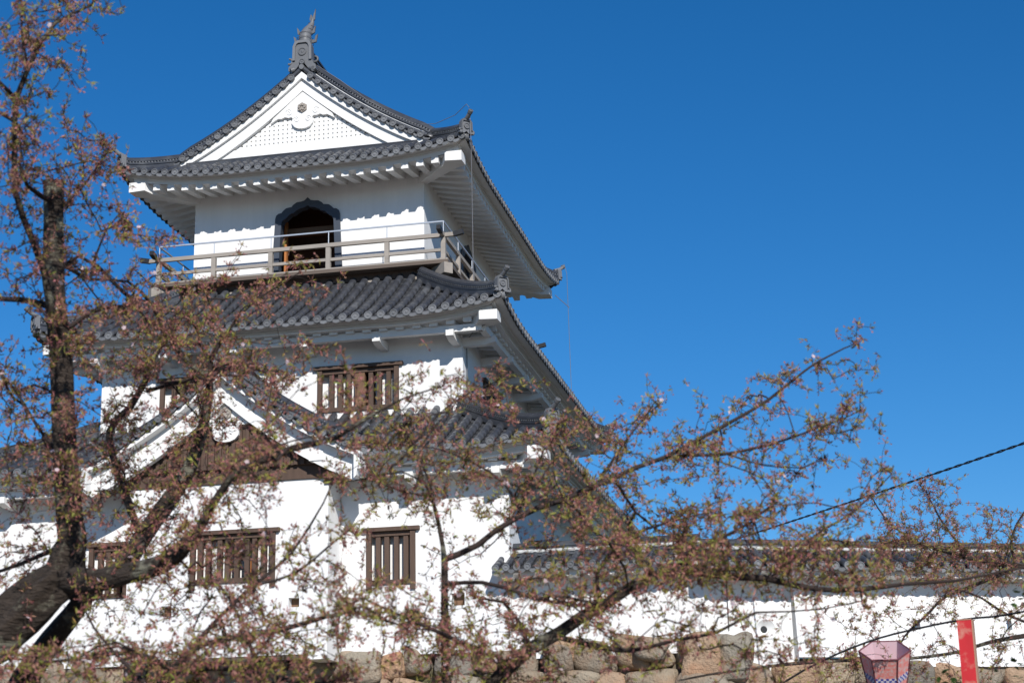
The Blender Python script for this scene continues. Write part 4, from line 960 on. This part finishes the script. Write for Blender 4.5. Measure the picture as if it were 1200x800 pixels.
right_limbs = [
    [gnd(1420, 900, 13.65, .2), (1420, 860, 13.65, 20), (1360, 790, 13.65, 11), (1290, 755, 13.65, 7), (1235, 742, 13.65, 3.4), (1160, 752, 13.65, 2.2), (1124, 763, 13.65, 2), (1066, 771, 13.65, 1.9), (1000, 773, 13.65, 1.8), (934, 777, 13.65, 1.7), (880, 783, 13.65, 1.6), (830, 790, 13.65, 1.3), (795, 797, 13.65, 1)],
    [(1360, 790, 13.65, 9), (1290, 700, 14.17, 6), (1240, 672, 14.35, 4), (1190, 662, 14.53, 3), (1140, 655, 14.53, 2.4), (1090, 640, 14.70, 1.8), (1060, 632, 14.70, 1.4), (1020, 640, 14.70, 1)],
    [(1195, 664, 14.53, 2), (1130, 690, 14.35, 2), (1106, 700, 14.17, 1.8), (1084, 722, 14.00, 1.6), (1060, 745, 14.00, 1.2), (1048, 770, 14.00, .9)],
    [(1140, 655, 14.53, 1.6), (1110, 620, 14.70, 1.3), (1095, 595, 14.70, .9), (1085, 575, 14.70, .6)],
    [(1190, 662, 14.53, 1.8), (1185, 630, 14.53, 1.3), (1200, 600, 14.53, .9), (1215, 585, 14.53, .7)],
    [(1075, 637, 14.70, 1.2), (1040, 610, 14.88, 1), (1020, 580, 14.88, .7)],
    [(1240, 740, 13.65, 2.2), (1185, 722, 13.65, 1.6), (1150, 700, 13.65, 1.2), (1120, 690, 13.65, .8)],
]
tree('thin cherry branches reaching in from the right edge beside pink lantern and red post', right_limbs, lambda x, y: (x > 1030 and y > 555) or (x > 960 and y > 690), 13, G, 3.1, .42)

# ------------------------------------------------------------------ lantern, post, cables, shrubs
tc = at(1036.7, 762, 13.0); toward = -Vector((FWD.x, FWD.y, 0)).normalized(); rt = Vector((RIGHT.x, RIGHT.y, 0)).normalized()
ax = (Vector((0, 0, 1))*math.cos(math.radians(29))+toward*math.sin(math.radians(29))).normalized(); ax = (ax-rt*.10).normalized()
lx_ = (rt-ax*rt.dot(ax)).normalized(); ly_ = ax.cross(lx_)       # ly_ points away from the camera
def LP(a, r, h):
    a = a-.22
    return tc+lx_*(r*math.cos(a))+ly_*(r*math.sin(a))+ax*h
LAN = thing('festival_lantern', 'six-sided pink paper festival lantern, open at the top, with a blue checked band', 'lantern', tuple(tc))
HL, R0, R1 = .50, .192, .108
rad_at = lambda h: R0+(R1-R0)*(-h/HL)
for i in range(6):
    a, b = math.pi/3*i, math.pi/3*(i+1); mb = MB()
    i0, i1 = -.004, -.010
    o = [LP(a, R0, 0), LP(b, R0, 0), LP(b, R1, -HL), LP(a, R1, -HL)]; q = [p-(p-(tc-ax*((tc-p).dot(ax)))).normalized()*.005 for p in o]
    mb.add(o, [(0, 1, 2, 3)], 0); mb.add(q, [(3, 2, 1, 0)], 1); mb.build('panel', [M['pink_paper'], M['lilac_paper']], LAN, False)
    mb = MB(); mb.tube([LP(a, R0+.002, .004), LP(a, R1+.002, -HL)], .0058, 6); mb.build('frame_bar', M['lantern_frame'], LAN)
    mb = MB(); mb.tube([LP(a, R0+.002, .002), LP(b, R0+.002, .002)], .0058, 6); mb.build('rim_bar', M['lantern_frame'], LAN)
    mb = MB()
    for r_ in range(3):
        for c in range(8):
            h0 = -.165-.018*r_; h1 = h0-.018; t0, t1 = (c+.0)/8, (c+1)/8
            L_ = lambda t, h: LP(a, rad_at(h)+.003, h).lerp(LP(b, rad_at(h)+.003, h), t)
            mb.add([L_(t0, h0), L_(t1, h0), L_(t1, h1), L_(t0, h1)], [(0, 1, 2, 3)], (r_+c) % 2)
    mb.build('checked_band', [M['blue_check'], M['white_ink']], LAN, False)
mb = MB(); pb = LP(0, 0, -HL); mb.prism([(R1*math.cos(math.pi/3*i), R1*math.sin(math.pi/3*i)) for i in range(6)], lambda u, v, d: pb+lx_*u+ly_*v+ax*d, -.02, .0); mb.build('base', M['lantern_frame'], LAN)
mb = MB(); mb.tube([pb-ax*.01, pb-ax*.16, Vector(((pb-ax*.2).x, (pb-ax*.2).y, (pb-ax*.28).z)), Vector(((pb-ax*.2).x, (pb-ax*.2).y, -7.7))], .02, 8); mb.build('pole', M['tan_wood'], LAN)

pt = at(1130.5, 727, 12.0); POST = thing('wooden_post', 'square red-painted wooden post, worn at the top, standing right of the lantern', 'post', (pt.x, pt.y, -7.7))
yw = YAW-math.radians(21); px_ = Vector((math.cos(yw), math.sin(yw), 0)); py_ = Vector((-math.sin(yw), math.cos(yw), 0)); hw = .052
XP = lambda v: Vector((pt.x, pt.y, 0))+px_*v.x+py_*v.y+Vector((0, 0, v.z))
mb = MB(); mb.box((-hw+.003, -hw, -7.7), (hw-.002, hw, pt.z), 0, XP); mb.build('shaft', M['red_paint'], POST)
mb = MB(); mb.box((hw-.0015, -hw+.001, -7.7), (hw+.006, hw, pt.z-.002), 0, XP); mb.build('edge_strip', M['tan_wood'], POST)
mb = MB(); mb.box((-hw, -hw-.003, pt.z+.0005), (hw, hw, pt.z+.008), 0, XP); mb.build('cap', M['tan_wood'], POST)

mb = MB(); cord = [at(x, y, d) for x, y, d in ((880, 806, 12.6), (905, 806, 12.5), (940, 786, 12.4), (985, 764, 12.3), (1031, 747, 12.2), (1080, 735, 12.1), (1131, 725, 11.98), (1165, 722, 11.8), (1200, 716, 11.6), (1260, 702, 11.2))]
mb.tube([p[:3] for p in catmull([(*p, 1) for p in cord], .1)], .0075, 6); tag(mb.build('lantern_cord', M['cable']), 'dark cord strung past the top of the red post behind the lantern', 'cord')
c0, c1 = at(1260, 494, 24), at(820, 645, 39); c0 = c1.lerp(c0, 1.5)
pts = [c0.lerp(c1, i/400)-Vector((0, 0, (.06*math.sin(math.pi*i/400)))) for i in range(401)]
OC = thing('overhead_cable', 'black twisted power cable slanting down through the blue sky at the right', 'cable', tuple(c1))
for k in range(2):
    mb = MB(); mb.tube([p+Vector((0, math.cos(i*.55+k*math.pi), math.sin(i*.55+k*math.pi)))*.012 for i, p in enumerate(pts)], .0105, 5); mb.build('strand', M['cable'], OC)

def shrub(label, base, h, spread, n, m, ln, seed, name='shrub', group=None):
    R = random.Random(seed); T = thing(name, label, 'shrub', base, group); st, lf = MB(), MB(); B0 = Vector(base)
    for i in range(n):
        tip = B0+Vector((R.gauss(0, spread), R.gauss(0, spread*.6), h*R.uniform(.55, 1.05))); mid = B0.lerp(tip, .5)+Vector((0, 0, .15*h))
        pp = [(1-t)**2*B0+2*t*(1-t)*mid+t*t*tip for t in [k/8 for k in range(9)]]; st.tube(pp, [.012*(1-k/10) for k in range(9)], 4, 0, False)
        for k in range(3, 9):
            for _ in range(7):
                d = Vector((R.gauss(0, 1), R.gauss(0, 1), R.gauss(.2, .7))).normalized(); s = d.cross(Vector((R.gauss(0, 1), R.gauss(0, 1), R.gauss(0, 1)))).normalized(); o = pp[k]+d*R.uniform(0, .12)
                L_ = ln*R.uniform(.6, 1.2); u = d.cross(s); lf.add([o, o+d*L_*.45+s*L_*.22+u*.1*L_, o+d*L_, o+d*L_*.45-s*L_*.22+u*.1*L_], [(0, 1, 2), (0, 2, 3)])
    st.build('stems', M['twig'], T); lf.build('foliage', m, T, False); return T
b = at(985, 800, 24); shrub('dark bushy shrub at the foot of the white wall left of the lantern', (b.x, b.y, -7.6), b.z+7.6+.15, .5, 70, M['leaf'], .06, 4)
def sprig(label, tips, d, seed):
    R = random.Random(seed); p = at(tips[0][0]+20, 880, d); T = thing('sapling', label, 'plant', (p.x, p.y, -7.65)); st, lf = MB(), MB()
    for x, y in tips:
        q = at(x, y, d); B0 = Vector((p.x, p.y, -7.65)); pp = [B0.lerp(q, k/10)+Vector((.06*math.sin(k*.9), 0, 0)) for k in range(11)]; st.tube(pp, [.01*(1-k/13) for k in range(11)], 5, 0, False)
        for _ in range(12):
            d0 = Vector((R.gauss(0, 1), R.gauss(0, 1), R.gauss(-.3, .6))).normalized(); o = q+Vector((R.gauss(0, .03), R.gauss(0, .04), R.gauss(-.05, .05))); s = d0.cross(Vector((0, 0, 1))).normalized(); L_ = R.uniform(.035, .06); u = d0.cross(s)
            for a_ in (-.8, -.35, 0, .35, .8):
                dd = (d0*math.cos(a_)+s*math.sin(a_)); ss = dd.cross(u).normalized(); ll = L_*(1-.4*abs(a_)); lf.add([o, o+dd*ll*.5+ss*ll*.16, o+dd*ll, o+dd*ll*.5-ss*ll*.16], [(0, 1, 2), (0, 2, 3)])
    st.build('stems', M['twig'], T); lf.build('foliage', M['green_leaf'], T, False)
sprig('green maple sapling with pointed leaves between lantern and red post', [(1112, 783), (1120, 796), (1104, 800)], 10.5, 2)
sprig('green maple sapling with pointed leaves at the right edge beyond the red post', [(1193, 765), (1200, 690), (1185, 800)], 10.0, 6)
